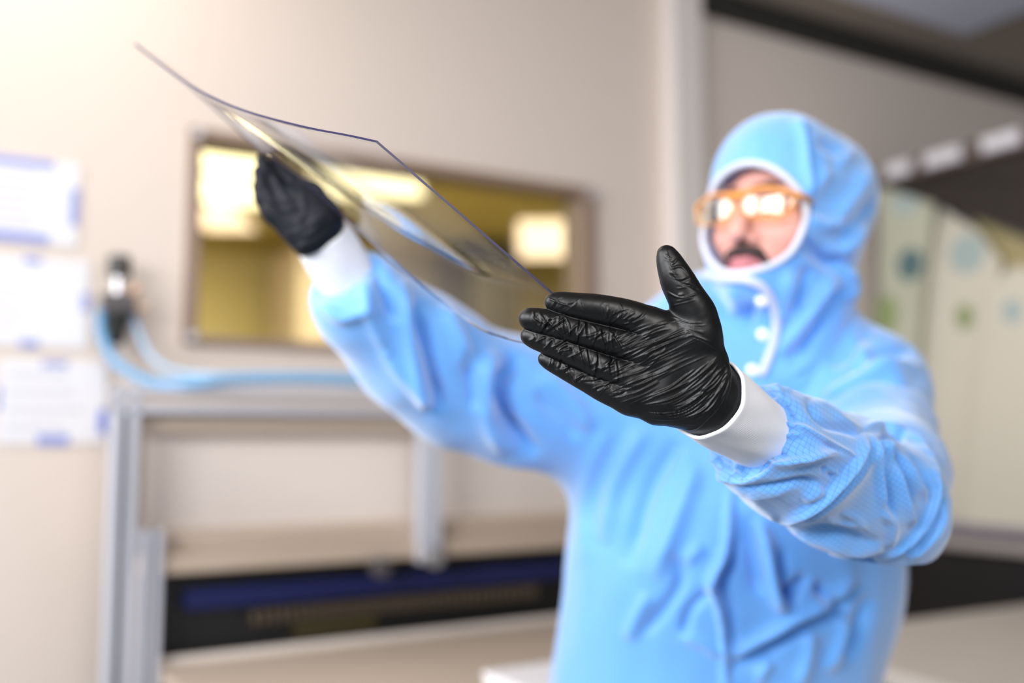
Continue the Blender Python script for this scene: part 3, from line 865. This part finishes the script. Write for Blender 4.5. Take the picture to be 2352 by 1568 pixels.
# ---- coverall: torso, far arm, legs
SH_L = J(1985, 905, 1.43, 125)                       # his left shoulder, image right
TC = [(cc(1700, 900, 1.53), 0.19), (cc(1695, 1080, 1.52), 0.212), (cc(1685, 1300, 1.50), 0.232), (cc(1625, 1640, 1.50), 0.222), (cc(1640, 1900, 1.50), 0.225)]
SY = 0.72
def squash(P, c): return (P - c) / np.array([1, 1, SY]) + c
def torso_fn(P):
    c = cc(1700, 1000, 1.53)
    S = squash(P, c)
    d = chain(S, [(squash(a, c), r) for a, r in TC], .08)
    d = smin(d, chain(P, [J(1795, 700, 1.50, 120), J(1700, 860, 1.53, 195)]), .08)
    d = smin(d, chain(P, [J(1480, 935, 1.53, 150), J(1740, 830, 1.56, 130), SH_L], .06), .08)
    d = smin(d, chain(P, [SH_L, J(2010, 960, 1.36, 118)]), .05)
    # far arm
    d2 = chain(P, [J(782, 628, 1.27, 72), J(840, 700, 1.31, 96), J(955, 805, 1.37, 122), J(1065, 890, 1.42, 126), J(1200, 925, 1.46, 132), J(1360, 950, 1.50, 146), J(1500, 960, 1.53, 160)], .05)
    d = smin(d, d2, .06)
    # legs down to the floor
    for x in (-.13, .13):
        d = smin(d, seg_sd(P, cc(1640, 1850, 1.5) + A3([x * .8, 0, 0]), A3([cc(1640, 1900, 1.5)[0] + x, -1.22, 1.60]), .125, .085), .06)
    # clip at the far wrist
    a = cc(782, 628, 1.27); b = cc(840, 700, 1.31); ax = (b - a) / np.linalg.norm(b - a)
    cl = -((P - a) @ ax) + .012
    return np.where(np.linalg.norm(P - a, axis=1) < .12, smax(d, cl, .010), d)
V, Q = mesh_sdf(torso_fn, (-.36, -1.36, 1.12), (.72, .26, 1.90), .0042, margin=1.9)
def c7(x, y): return (1260 + x / 2.76, 1000 + y / 2.76)
def c5(x, y): return (700 + x / 2.45, 480 + y / 2.45)
TS = [
    # far sleeve folds
    ([(955, 690), (980, 780), (1000, 880), (1012, 945)], 15, -13, 'r'), ([(920, 640), (935, 760), (965, 880), (985, 940)], 16, 7, 'r'),
    ([(1190, 815), (1155, 880), (1168, 960), (1232, 1048)], 17, -20, 'r'), ([(1130, 800), (1110, 880), (1120, 970), (1170, 1040)], 20, 9, 'r'),
    ([(858, 600), (890, 680), (905, 740)], 14, -8, 'r'), ([(840, 640), (850, 730), (900, 820)], 14, 5, 'r'),
    ([(1010, 700), (1050, 780), (1080, 850)], 16, 8, 'r'), ([(1060, 800), (1085, 880), (1095, 940)], 12, -7, 'r'),
    ([(1230, 900), (1290, 960), (1330, 1010)], 14, -6, 'r'), ([(1240, 850), (1310, 920), (1360, 990)], 16, 6, 'r'),
    ([(730, 690), (790, 730), (860, 700)], 12, 5, 'r'), ([(880, 800), (940, 880), (1000, 930)], 16, 5, 'r'),
    # chest drapes
    ([(1480, 980), (1420, 1100), (1390, 1250)], 20, 7, 'r'), ([(1560, 1010), (1490, 1130), (1440, 1300)], 18, -8, 'r'),
    ([(1600, 1060), (1560, 1180), (1500, 1330)], 20, 7, 'r'), ([(1400, 980), (1350, 1100), (1340, 1300)], 18, 4, 'r'),
    # placket edge
    ([c7(1150, 330), c7(1140, 520), c7(1120, 720), c7(1050, 880), c7(1025, 960), c7(1080, 1100), c7(1110, 1300), c7(1118, 1700)], 26, 15, 'S'),
    ([c7(1185, 330), c7(1180, 560), c7(1160, 760), c7(1100, 900), c7(1090, 980), c7(1130, 1100), c7(1150, 1300), c7(1160, 1600)], 15, -15, 'r'),
    ([c7(1050, 960), c7(900, 1100), c7(850, 1280)], 10, -6, 'r'), ([c7(780, 740), c7(840, 900), c7(760, 1060), c7(600, 1260)], 12, -6, 'r'),
    ([c7(870, 800), c7(980, 700)], 12, 5, 'r'), ([c7(820, 1260), c7(1000, 1330), c7(1090, 1400)], 10, 5, 'r'), ([c7(640, 1000), c7(560, 1160), c7(500, 1300)], 16, 5, 'r'),
    # right of placket
    ([c7(1330, 540), c7(1390, 780), c7(1430, 980), c7(1500, 1130)], 15, 11, 'r'), ([c7(1250, 500), c7(1300, 800), c7(1340, 1000)], 16, -7, 'r'),
    ([c7(1460, 700), c7(1480, 900), c7(1560, 1080)], 13, -8, 'r'), ([c7(1640, 880), c7(1540, 1000), c7(1480, 1040)], 12, -11, 'r'),
    ([c7(1960, 900), c7(1800, 1060), c7(1560, 1190), c7(1330, 1320), c7(1130, 1430)], 20, 7, 's'), ([c7(1990, 960), c7(1820, 1120), c7(1580, 1250), c7(1340, 1380), c7(1140, 1490)], 14, -8, 'r'),
    ([c7(1700, 930), c7(1760, 1020), c7(1850, 1040)], 12, -9, 'r'), ([c7(1660, 1200), c7(1640, 1400), c7(1580, 1600)], 13, 5, 'r'),
    ([c7(1880, 1150), c7(1840, 1320), c7(1760, 1500)], 14, 6, 'r'), ([c7(2040, 1000), c7(1950, 1250), c7(1880, 1420)], 16, -7, 'r'),
    ([c7(1400, 1420), c7(1320, 1560)], 12, 5, 'r'),
    # shoulder
    ([(1960, 760), (2000, 840), (2090, 880)], 16, 6, 'r'), ([(2120, 850), (2040, 850), (1950, 890), (1890, 920)], 14, 8, 'r'), ([(2100, 800), (2020, 820), (1940, 850)], 12, -6, 'r'),
    ([(2130, 930), (2040, 925), (1960, 950)], 14, -8, 'r'), ([(2010, 740), (1960, 800), (1900, 840)], 16, -6, 'r'), ([(1900, 760), (1860, 830), (1800, 870)], 16, 6, 'r'),
]
V = V + normals(V, Q) * (.0045 * vnoise(V * A3([1, .55, 1]), 11, 5) + .0022 * vnoise(V * A3([1, .6, 1]), 27, 6))[:, None]
V = strokes(V, Q, [(p, w_, a * 1.95, k) for p, w_, a, k in TS]); V = relax(V, Q, 1)
def planar(V, a):
    c, s = math.cos(a), math.sin(a)
    return np.stack([V[:, 0] * c + V[:, 1] * s + V[:, 2] * .35, -V[:, 0] * s + V[:, 1] * c, np.zeros(len(V))], 1)
cover = pobj('coverall', V, Q, M['suitplain'], weave=planar(V, .2))
tb = bvh(V, Q)
def hit(px, py, trees, lift=0.0):
    r = Vector(cc(px, py, 1.0)).normalized(); best = None
    for t in trees:
        loc, nn, i, dist = t.ray_cast(Vector((0, 0, 0)), r)
        if loc is not None and (best is None or dist < best[1]): best = (loc, dist)
    loc = best[0] - r * lift if best else Vector(cc(px, py, 1.45))
    return np.array(c2w(loc))
# white piping along the open collar flap, with snaps
PIPE = [(1612, 628), (1660, 640), (1710, 642), (1752, 660), (1776, 700), (1784, 740), (1776, 790), (1762, 830), (1748, 862)]
psweep('collar_piping', [hit(x, y, [hb, tb], .002) for x, y in PIPE], .0062, M['trimwhite'], cover, seg=10, n=4)
for x, y in ((1750, 690), (1752, 768), (1728, 850)):
    p = hit(x, y, [hb, tb], .002)
    me = MB(); me.ball((0, 0, 0), .0085, 1, .45, 1)
    o = me.build('snap', M['snap'], cover, smooth=True); o.location = Vector(p) - person.location
# boots
for x in (-.13, .13):
    c = cc(1640, 1900, 1.5)[0] + x
    bo = MB(); p = c2w((c, -1.22, 1.60)); 
    bo.ball((p.x - person.location.x, p.y - person.location.y - .06, .05), .05, 1, 2.6, 1).cyl((p.x - person.location.x, p.y - person.location.y + .02, .02), (p.x - person.location.x, p.y - person.location.y + .02, .2), .06)
    bo.build('boot', M['white'], person, smooth=True)

# ---- near sleeve
def c6(x, y): return (1560 + x / 2.703, 820 + y / 2.703)
SLV = [J(1722, 990, .945, 88), J(1760, 1018, .965, 118), J(1830, 1055, 1.01, 132), J(1930, 1108, 1.06, 142), J(2020, 1165, 1.11, 146)]
SLU = [J(2020, 1165, 1.11, 146), J(2045, 1085, 1.20, 118), J(2010, 1000, 1.34, 125), J(1985, 940, 1.42, 120)]
CA = cc(1722, 990, .945); CB = cc(1830, 1055, 1.01); CAX = (CB - CA) / np.linalg.norm(CB - CA)
def sleeve_fn(P):
    d = chain(P, SLV, .03); d = smin(d, chain(P, SLU, .03), .02)
    cl = -((P - CA) @ CAX) + .004
    d = np.where(np.linalg.norm(P - CA, axis=1) < .09, smax(d, cl, .012), d)
    return smax(d, -(seg_sd(P, CA - CAX * .05, CA + CAX * .02, .031, .031)), .006)
V, Q = mesh_sdf(sleeve_fn, (.13, -.24, .87), (.58, .05, 1.56), .0017)
SS_ = [
    # gathers where the sleeve meets the knit cuff
    ([c6(440, 120), c6(520, 110), c6(640, 160), c6(700, 210)], 7, 3.5, 's'), ([c6(500, 170), c6(560, 200), c6(600, 260)], 5, -4, 'r'), ([c6(560, 150), c6(610, 190), c6(640, 250)], 5, 3, 'r'),
    ([c6(590, 250), c6(620, 320), c6(600, 420), c6(560, 490)], 7, 3.5, 'r'), ([c6(640, 270), c6(680, 350), c6(740, 440)], 8, -4, 'r'), ([c6(600, 440), c6(680, 410), c6(780, 460)], 7, 4, 's'),
    ([c6(560, 480), c6(650, 490), c6(780, 480)], 6, 3, 'r'), ([c6(560, 500), c6(620, 590), c6(680, 650)], 6, -4, 'r'), ([c6(530, 520), c6(500, 590), c6(560, 640), c6(620, 650)], 7, 3, 's'),
    ([c6(430, 600), c6(520, 590), c6(590, 640)], 6, -4, 'r'), ([c6(400, 620), c6(360, 680), c6(420, 730)], 6, 3, 'r'), ([c6(230, 630), c6(290, 670), c6(350, 700)], 6, -5, 'r'),
    ([c6(140, 570), c6(160, 620), c6(230, 660)], 6, 3, 'r'), ([c6(130, 640), c6(220, 710), c6(330, 760)], 7, 3, 's'), ([c6(330, 700), c6(400, 680), c6(440, 640)], 5, 3, 'r'),
    # first big fold under the cuff, running to the point
    ([c6(200, 720), c6(360, 775), c6(500, 740), c6(620, 660), c6(800, 610), c6(960, 580)], 13, 6, 's'),
    ([c6(260, 770), c6(420, 805), c6(600, 800), c6(780, 770), c6(880, 790)], 10, -5, 'r'),
    ([c6(560, 660), c6(720, 640), c6(900, 600), c6(1090, 640)], 12, 4, 'r'),
    ([c6(700, 400), c6(820, 480), c6(960, 560), c6(1100, 635)], 9, 5, 'S'),
    ([c6(790, 250), c6(840, 340), c6(920, 420), c6(1040, 450), c6(1140, 490)], 9, -5, 'r'),
    ([c6(830, 260), c6(930, 320), c6(1020, 400), c6(1130, 460)], 9, 4, 'r'),
    # seam edge from the elbow crease down to the point and along the underside
    ([c6(1140, 470), c6(1135, 560), c6(1090, 660), c6(990, 780), c6(880, 880), c6(740, 970), c6(600, 1058)], 30, 9, 'S'),
    ([c6(1160, 480), c6(1160, 580), c6(1110, 690), c6(1000, 815), c6(890, 915), c6(760, 1000), c6(640, 1070)], 9, -6, 'r'),
    ([c6(760, 880), c6(840, 840), c6(880, 800)], 12, 5, 'r'), ([c6(420, 860), c6(560, 960), c6(600, 1040)], 10, 2, 'r'),
    ([c6(880, 680), c6(960, 740)], 6, -3, 'r'), ([c6(900, 700), c6(980, 720)], 6, 3, 'r'),
    # elbow folds fanning from the crook
    ([c6(1180, 480), c6(1210, 640), c6(1250, 800), c6(1270, 960)], 9, 6, 's'), ([c6(1230, 500), c6(1270, 650), c6(1300, 830), c6(1340, 1000)], 10, -6, 'r'),
    ([c6(1260, 500), c6(1330, 620), c6(1380, 790), c6(1430, 970), c6(1440, 1060)], 9, 6, 's'), ([c6(1300, 560), c6(1400, 740), c6(1450, 920)], 10, -6, 'r'),
    ([c6(1270, 510), c6(1400, 640), c6(1470, 780), c6(1540, 900)], 8, 6, 's'), ([c6(1330, 520), c6(1480, 660), c6(1560, 830)], 14, -8, 'r'),
    ([c6(1140, 440), c6(1260, 425), c6(1400, 440)], 8, 5, 'r'), ([c6(1250, 480), c6(1330, 490), c6(1410, 480)], 9, -9, 'r'), ([c6(1410, 450), c6(1520, 560), c6(1590, 700), c6(1600, 840)], 9, 5, 's'),
    ([c6(1600, 760), c6(1590, 900), c6(1500, 1080), c6(1380, 1180), c6(1260, 1260)], 8, 6, 's'), ([c6(1640, 860), c6(1600, 1000), c6(1500, 1140), c6(1400, 1220)], 9, -6, 'r'),
    ([c6(1660, 900), c6(1620, 1060), c6(1520, 1180), c6(1420, 1260)], 8, 4, 'r'), ([c6(1250, 950), c6(1330, 1040), c6(1300, 1180)], 10, 4, 'r'),
    ([c6(640, 1060), c6(840, 1060), c6(1040, 1090), c6(1230, 1160)], 12, -5, 'r'),
    ([c6(700, 1080), c6(860, 1120), c6(1040, 1190), c6(1270, 1200)], 16, 7, 'S'), ([c6(860, 1290), c6(1040, 1280), c6(1240, 1270)], 8, -6, 'r'),
    ([c6(1000, 960), c6(1100, 1000), c6(1160, 1080)], 9, 2.5, 'r'), ([c6(900, 1000), c6(1000, 1040), c6(1120, 1050)], 9, 2, 'r'),
]
V = V + normals(V, Q) * (.0022 * vnoise(V, 24, 8) + .0009 * vnoise(V, 60, 9))[:, None]
V = strokes(V, Q, [(p, w_, a * 1.35, k) for p, w_, a, k in SS_]); V = relax(V, Q, 1)
V = V + normals(V, Q) * (.0006 * np.clip(1 - np.abs(((V - CA) @ CAX) - .004) / .03, 0, 1) * vnoise(V, 150, 11))[:, None]
slv = pobj('sleeve', V, Q, M['suit'], weave=planar(V, -.55))

# ---- knit cuffs
def cuff(name, p0, p1, r0, r1, inner=.003, ripple=0.0):
    p0 = np.array(p0); p1 = np.array(p1); ax = (p1 - p0); L = np.linalg.norm(ax); ax /= L
    a = np.cross(ax, [0, 1, 0]); a /= np.linalg.norm(a); b = np.cross(ax, a)
    prof = [(0.004, -inner), (0.0, -inner * .6), (0.0, 0), (.003, .0008)] + [(t * L, .0006 * math.sin(t * 5)) for t in np.linspace(.08, 1, 26)]
    NS = 96; V = []; Wv = []
    for (t, dr) in prof:
        r = r0 + (r1 - r0) * min(1, t / L) + dr
        for j in range(NS):
            th = 2 * math.pi * j / NS
            rr = r * (1 + .012 * math.sin(th * 5 + t * 60) + .008 * math.sin(th * 9 - t * 90))
            V.append(p0 + ax * t + (a * math.cos(th) + b * math.sin(th)) * rr); Wv.append((t, th * r, 0))
    Fq = [(i * NS + j, i * NS + (j + 1) % NS, (i + 1) * NS + (j + 1) % NS, (i + 1) * NS + j) for i in range(len(prof) - 1) for j in range(NS)]
    return pobj(name, np.array(V), np.array(Fq), M['knit'], weave=np.array(Wv))
dC = 1 / F
cuff('knit_cuff', cc(1620, 911, .882), cc(1745, 1000, .955), 97 * .885 / F, 84 * .955 / F)
cuff('knit_cuff', cc(738, 541, 1.255), cc(812, 662, 1.30), 66 * 1.255 / F, 70 * 1.29 / F)

# ---- near glove
K1 = .87 / F
def G(px, py, z, r): return (cc(px, py, .870 - z * K1), r * K1)
TIP = dict(
    index=[G(1271, 693, 2, 20), G(1320, 703, 4, 28), G(1385, 713, 4, 32), G(1445, 727, 0, 34), G(1505, 752, -6, 38)],
    middle=[G(1217, 732, -2, 25), G(1282, 748, 0, 29), G(1352, 768, 0, 31), G(1420, 787, -2, 33), G(1485, 806, -6, 37)],
    ring=[G(1216, 771, -12, 21), G(1272, 793, -8, 25), G(1340, 822, -6, 28), G(1400, 848, -6, 31), G(1462, 868, -8, 37)],
    pinky=[G(1252, 824, -26, 17), G(1302, 850, -22, 20), G(1348, 872, -18, 24), G(1405, 898, -14, 31), G(1450, 914, -12, 36)],
    thumb=[G(1531, 584, 4, 22), G(1552, 635, 6, 34), G(1574, 680, 6, 38), G(1600, 725, 6, 43), G(1606, 775, 0, 46)])
PALM = [[G(1505, 752, -6, 40), G(1560, 800, -8, 46), G(1618, 868, -10, 50)], [G(1485, 806, -6, 40), G(1545, 850, -8, 46), G(1612, 895, -10, 50)],
        [G(1462, 868, -8, 38), G(1530, 900, -10, 45), G(1606, 920, -12, 48)], [G(1450, 914, -12, 38), G(1510, 932, -12, 42), G(1590, 944, -12, 46)],
        [G(1606, 775, 0, 46), G(1620, 830, -4, 50), G(1622, 872, -10, 50)], [G(1600, 780, 0, 42), G(1500, 760, -6, 36)]]
def dense(js, n=5):
    A = catmull([np.append(j[0], j[1]) for j in js], n)
    return [(a[:3], a[3]) for a in A]
TIP = {k: dense(v) for k, v in TIP.items()}
GA = cc(1668, 945, .905); GB = cc(1745, 1000, .955); GAX = (GB - GA) / np.linalg.norm(GB - GA)
def glove_fn(P):
    f = None
    for nme in ('index', 'middle', 'ring', 'pinky'):
        e = chain(P, TIP[nme], .004); f = e if f is None else smin(f, e, 2.5 * K1)
    p = None
    for c in PALM:
        e = chain(P, c, .004); p = e if p is None else smin(p, e, 30 * K1)
    p = smin(p, seg_sd(P, cc(1634, 921, .890), cc(1720, 982, .94), 91.5 * .886 / F, 84 * .93 / F), 18 * K1)
    th = chain(P, TIP['thumb'], .004)
    d = smin(f, p, 16 * K1); d = smin(d, th, 20 * K1)
    return smax(d, (P - GA) @ GAX, .0015)
lo = cc(1150, 1060, .89); hi = cc(1730, 530, .85)
V, Q = mesh_sdf(glove_fn, (lo[0], lo[1], .835), (hi[0], hi[1], .945), .00062)
def g1(x, y): return (1150 + x / 2.703, 520 + y / 2.703)
GS = []
def fam(A, B, n, wd, amp, kind, jit=6, sub=(0, 1)):
    A = np.array([g1(*p) for p in A]); B = np.array([g1(*p) for p in B])
    for i in range(n):
        t = sub[0] + (sub[1] - sub[0]) * (i + random.uniform(-.3, .3)) / max(1, n - 1)
        C = A + (B - A) * t + rng.normal(0, jit * .37, A.shape)
        a = random.uniform(0, .35); b_ = random.uniform(.65, 1)
        D_ = catmull(C, 6); m = len(D_); D_ = D_[int(a * m):max(int(b_ * m), int(a * m) + 3)][::3]
        if len(D_) < 2: continue
        GS.append((D_, wd * random.uniform(.7, 1.4), amp * random.uniform(.5, 1.3), kind if random.random() < .7 else 'r'))
# palm: long drag lines from the fingers to the wrist
fam([(1080, 560), (900, 620), (740, 690), (560, 760)], [(1330, 780), (1080, 900), (860, 1010), (640, 1060)], 30, 3.0, 1.0, 's', 8)
fam([(1330, 780), (1180, 900), (1000, 1010), (760, 1100)], [(1400, 940), (1290, 1110), (1120, 1210), (860, 1180)], 24, 3.4, 1.25, 'S', 7)
fam([(1410, 860), (1340, 940), (1260, 1000), (1150, 1060)], [(1400, 1010), (1290, 1190), (1180, 1260), (1030, 1240)], 12, 3.6, 1.1, 's', 6)
fam([(1060, 560), (1180, 600), (1330, 590)], [(1200, 720), (1300, 770), (1390, 860)], 12, 2.6, .55, 's', 5)
fam([(980, 590), (860, 690), (700, 750)], [(1060, 720), (900, 870), (720, 960)], 8, 3.2, .8, 's', 8)
fam([(930, 540), (820, 600), (700, 612)], [(620, 470), (640, 540), (640, 590)], 16, 2.8, .75, 's', 4)
fam([(1385, 800), (1395, 920), (1320, 1100), (1170, 1230)], [(1425, 880), (1430, 980), (1370, 1130), (1230, 1270)], 9, 3.4, 1.0, 's', 4)
fam([(560, 960), (720, 900), (880, 820)], [(760, 1130), (920, 1070), (1120, 970)], 12, 3.2, .9, 's', 7)
# thumb
fam([(1010, 140), (1040, 190), (1090, 200)], [(1060, 500), (1160, 480), (1280, 440)], 10, 3.2, .8, 's', 8)
GS += [([g1(1030, 130), g1(1045, 200), g1(1060, 260), g1(1100, 350)], 3, 1.2, 's'), ([g1(1060, 260), g1(1120, 250), g1(1180, 310)], 3, 1.2, 'r'),
       ([g1(1100, 350), g1(1180, 370), g1(1240, 400)], 4, -1.2, 'r'), ([g1(1100, 200), g1(1060, 240)], 3, 1.0, 'r'), ([g1(1030, 400), g1(1120, 440), g1(1230, 410)], 4, 1.0, 's'),
       ([g1(1180, 320), g1(1110, 340), g1(1050, 300)], 4, -1.0, 'r')]
# creases across the fingers
def finger(name, t0, t1, n, amp, wd=3.0, skew=.7):
    C = np.array([px_of(j[0][None])[0] for j in TIP[name]]); R = [j[1] / K1 for j in TIP[name]]
    D_ = catmull(C, 10); rr = np.interp(np.linspace(0, 1, len(D_)), np.linspace(0, 1, len(R)), R)
    for i in range(n):
        t = t0 + (t1 - t0) * (i + random.uniform(-.4, .4)) / max(1, n - 1); k = int(np.clip(t, 0.02, .97) * (len(D_) - 1))
        c = D_[k]; tg = D_[min(k + 1, len(D_) - 1)] - D_[max(k - 1, 0)]; tg = tg / (np.linalg.norm(tg) + 1e-9); pn = np.array([-tg[1], tg[0]])
        s = random.choice((-1, 1)) * random.uniform(.1, skew); r = rr[k]
        a = random.uniform(-1.0, -.3); b_ = random.uniform(.3, 1.0)
        pts = [c + pn * r * a - tg * r * s, c + pn * r * (a + b_) / 2 + tg * r * random.uniform(-.25, .25), c + pn * r * b_ + tg * r * s]
        GS.append((pts, wd * random.uniform(.8, 1.5), amp * random.uniform(.6, 1.3), random.choice('sSr')))
        if random.random() < .5: GS.append(([p + tg * 7 for p in pts], wd, -amp * .9, 'r'))
finger('middle', .04, .74, 20, 1.35, 3.4); finger('ring', .04, .80, 22, 1.3, 3.2); finger('pinky', .06, .80, 18, 1.1, 3.0, .9)
finger('index', .02, .30, 4, .6); finger('index', .5, .85, 6, .5)
GS += [([g1(390, 540), g1(430, 620), g1(425, 700)], 4, 1.6, 's'), ([g1(300, 580), g1(350, 560), g1(390, 545)], 4, 1.4, 'r'), ([g1(240, 640), g1(290, 590), g1(350, 640), g1(400, 690)], 4, 1.4, 's'),
       ([g1(290, 440), g1(360, 470), g1(450, 500)], 3.5, 1.0, 's'), ([g1(200, 520), g1(220, 570), g1(300, 610)], 3.5, 1.2, 's'), ([g1(470, 690), g1(520, 620), g1(500, 580)], 4, 1.3, 'S'),
       ([g1(580, 720), g1(590, 650), g1(560, 610)], 4, 1.2, 's')]
V0 = V
lw = np.clip(((V @ GAX) - (cc(1230, 740, .87) @ GAX)) / .12, 0, 1)
V = V + normals(V, Q) * (.0005 * vnoise(V, 60, 21) + .00007 * vnoise(V, 240, 22))[:, None]
V = strokes(V, Q, [(p, w_ * .78, a * .72, k) for p, w_, a, k in GS]); V = relax(V, Q, 1, .25)
glove_near = pobj('glove', V, Q, M['glove'])

# ---- far glove
K2 = 1.22 / F
def H(px, py, z, r): return (cc(px, py, 1.235 - z * K2), r * K2)
FF = [[H(601, 366, 8, 13), H(612, 395, 6, 17), H(638, 428, 2, 22), H(676, 462, 0, 27)],
      [H(600, 372, -6, 14), H(622, 410, -4, 20), H(658, 450, -4, 26)],
      [H(594, 392, 12, 13), H(604, 424, 8, 19), H(628, 462, 4, 25)],
      [H(590, 428, 14, 11), H(602, 456, 10, 17), H(630, 490, 4, 24)],
      [H(625, 372, -14, 10), H(670, 415, -12, 20), H(712, 452, -8, 30)]]
FP = [[H(676, 462, 0, 36), H(735, 500, -8, 48)], [H(640, 465, 0, 28), H(725, 530, -8, 52)], [H(630, 490, 2, 26), H(712, 548, -8, 48)], [H(712, 452, -8, 36), H(742, 505, -8, 46)]]
FA = cc(740, 545, 1.258); FB = cc(812, 662, 1.30); FAX = (FB - FA) / np.linalg.norm(FB - FA)
def glove2(P):
    f = None
    for c in FF:
        e = chain(P, c, .004); f = e if f is None else smin(f, e, 4 * K2)
    for c in FP: f = smin(f, chain(P, c), 18 * K2)
    return smax(f, (P - FA) @ FAX, .002)
a = cc(540, 620, 1.27); b_ = cc(810, 320, 1.20)
V, Q = mesh_sdf(glove2, (a[0] - .01, a[1] - .01, 1.17), (b_[0] + .01, b_[1] + .02, 1.31), .0013)
FS = [([(610, 380), (640, 470), (690, 560)], 8, -2.0, 'r'), ([(640, 400), (680, 470), (720, 540)], 8, -1.5, 'r'), ([(600, 440), (640, 480), (700, 470)], 7, 1.5, 's'),
      ([(650, 540), (700, 520), (760, 480)], 7, 1.5, 's'), ([(670, 560), (720, 545), (765, 510)], 6, -1.5, 'r'), ([(690, 430), (700, 480), (680, 520)], 7, 1.5, 'r'), ([(600, 470), (650, 510), (680, 560)], 6, 1.2, 's')]
V = V + normals(V, Q) * (.0008 * vnoise(V, 50, 31))[:, None]
V = strokes(V, Q, FS); V = relax(V, Q, 1)
pobj('glove', V, Q, M['glovefar'])

# ================================================================== THE CLEAR SHEET
def curve(pts, n):
    C = catmull([cc(*p) for p in pts], 24)
    s = np.concatenate([[0], np.cumsum(np.linalg.norm(np.diff(C, axis=0), axis=1))]); s /= s[-1]
    t = np.linspace(0, 1, n)
    return np.stack([np.interp(t, s, C[:, i]) for i in range(3)], 1)
NU, NV = 90, 34
top = curve([(865, 325, .850), (800, 311, .868), (720, 296, .89), (640, 277, .925), (570, 257, .965), (510, 234, 1.01), (440, 198, 1.07), (375, 152, 1.14), (310, 100, 1.22)], NU)
bot = curve([(1226, 792, .935), (1160, 776, .97), (1083, 742, 1.015), (930, 623, 1.09), (773, 482, 1.165), (690, 408, 1.19), (600, 345, 1.21), (530, 284, 1.225), (470, 230, 1.235), (400, 170, 1.245), (322, 112, 1.25)], NU)
e0 = np.concatenate([np.linspace(cc(865, 325, .850), cc(1269, 674, .886), 24), np.linspace(cc(1269, 674, .886), cc(1226, 792, .935), 11)[1:]])
e1 = np.linspace(top[-1], bot[-1], NV)
Gd = np.zeros((NU, NV, 3))
for i in range(NU):
    u = i / (NU - 1)
    for j in range(NV):
        v = j / (NV - 1)
        Gd[i, j] = (1 - v) * top[i] + v * bot[i] + (1 - u) ** 2 * 0 + (1 - u) * (e0[j] - ((1 - v) * top[0] + v * bot[0])) + u * (e1[j] - ((1 - v) * top[-1] + v * bot[-1]))
P = c2w_np(Gd.reshape(-1, 3))
faces = [(i * NV + j, (i + 1) * NV + j, (i + 1) * NV + j + 1, i * NV + j + 1) for i in range(NU - 1) for j in range(NV - 1)]
# two skins and a rim so the sheet has real thickness
Nn = normals(P, np.array(faces)); TK = 0.0024
V2 = np.concatenate([P + Nn * TK / 2, P - Nn * TK / 2]); o_ = len(P)
f2 = faces + [tuple(q + o_ for q in f[::-1]) for f in faces]; nskin = len(f2)
bd = [i * NV for i in range(NU)] + [(NU - 1) * NV + j for j in range(1, NV)] + [i * NV + NV - 1 for i in range(NU - 2, -1, -1)] + [j for j in range(NV - 2, 0, -1)]
for a, b_ in zip(bd, bd[1:] + bd[:1]): f2.append((a, a + o_, b_ + o_, b_))
me = bpy.data.meshes.new('clear_sheet'); base = P[0]
me.from_pydata([tuple(v - base) for v in V2], [], f2)
cs = link('clear_sheet', me, [M['sheet'], M['sheetedge']], loc=tuple(base), smooth=True,
          label='large curved clear flexible sheet with a violet edge held between the two gloved hands', cat='clear sheet')
for p in me.polygons:
    p.material_index = 1 if p.index >= nskin else 0
    p.use_smooth = p.index < nskin
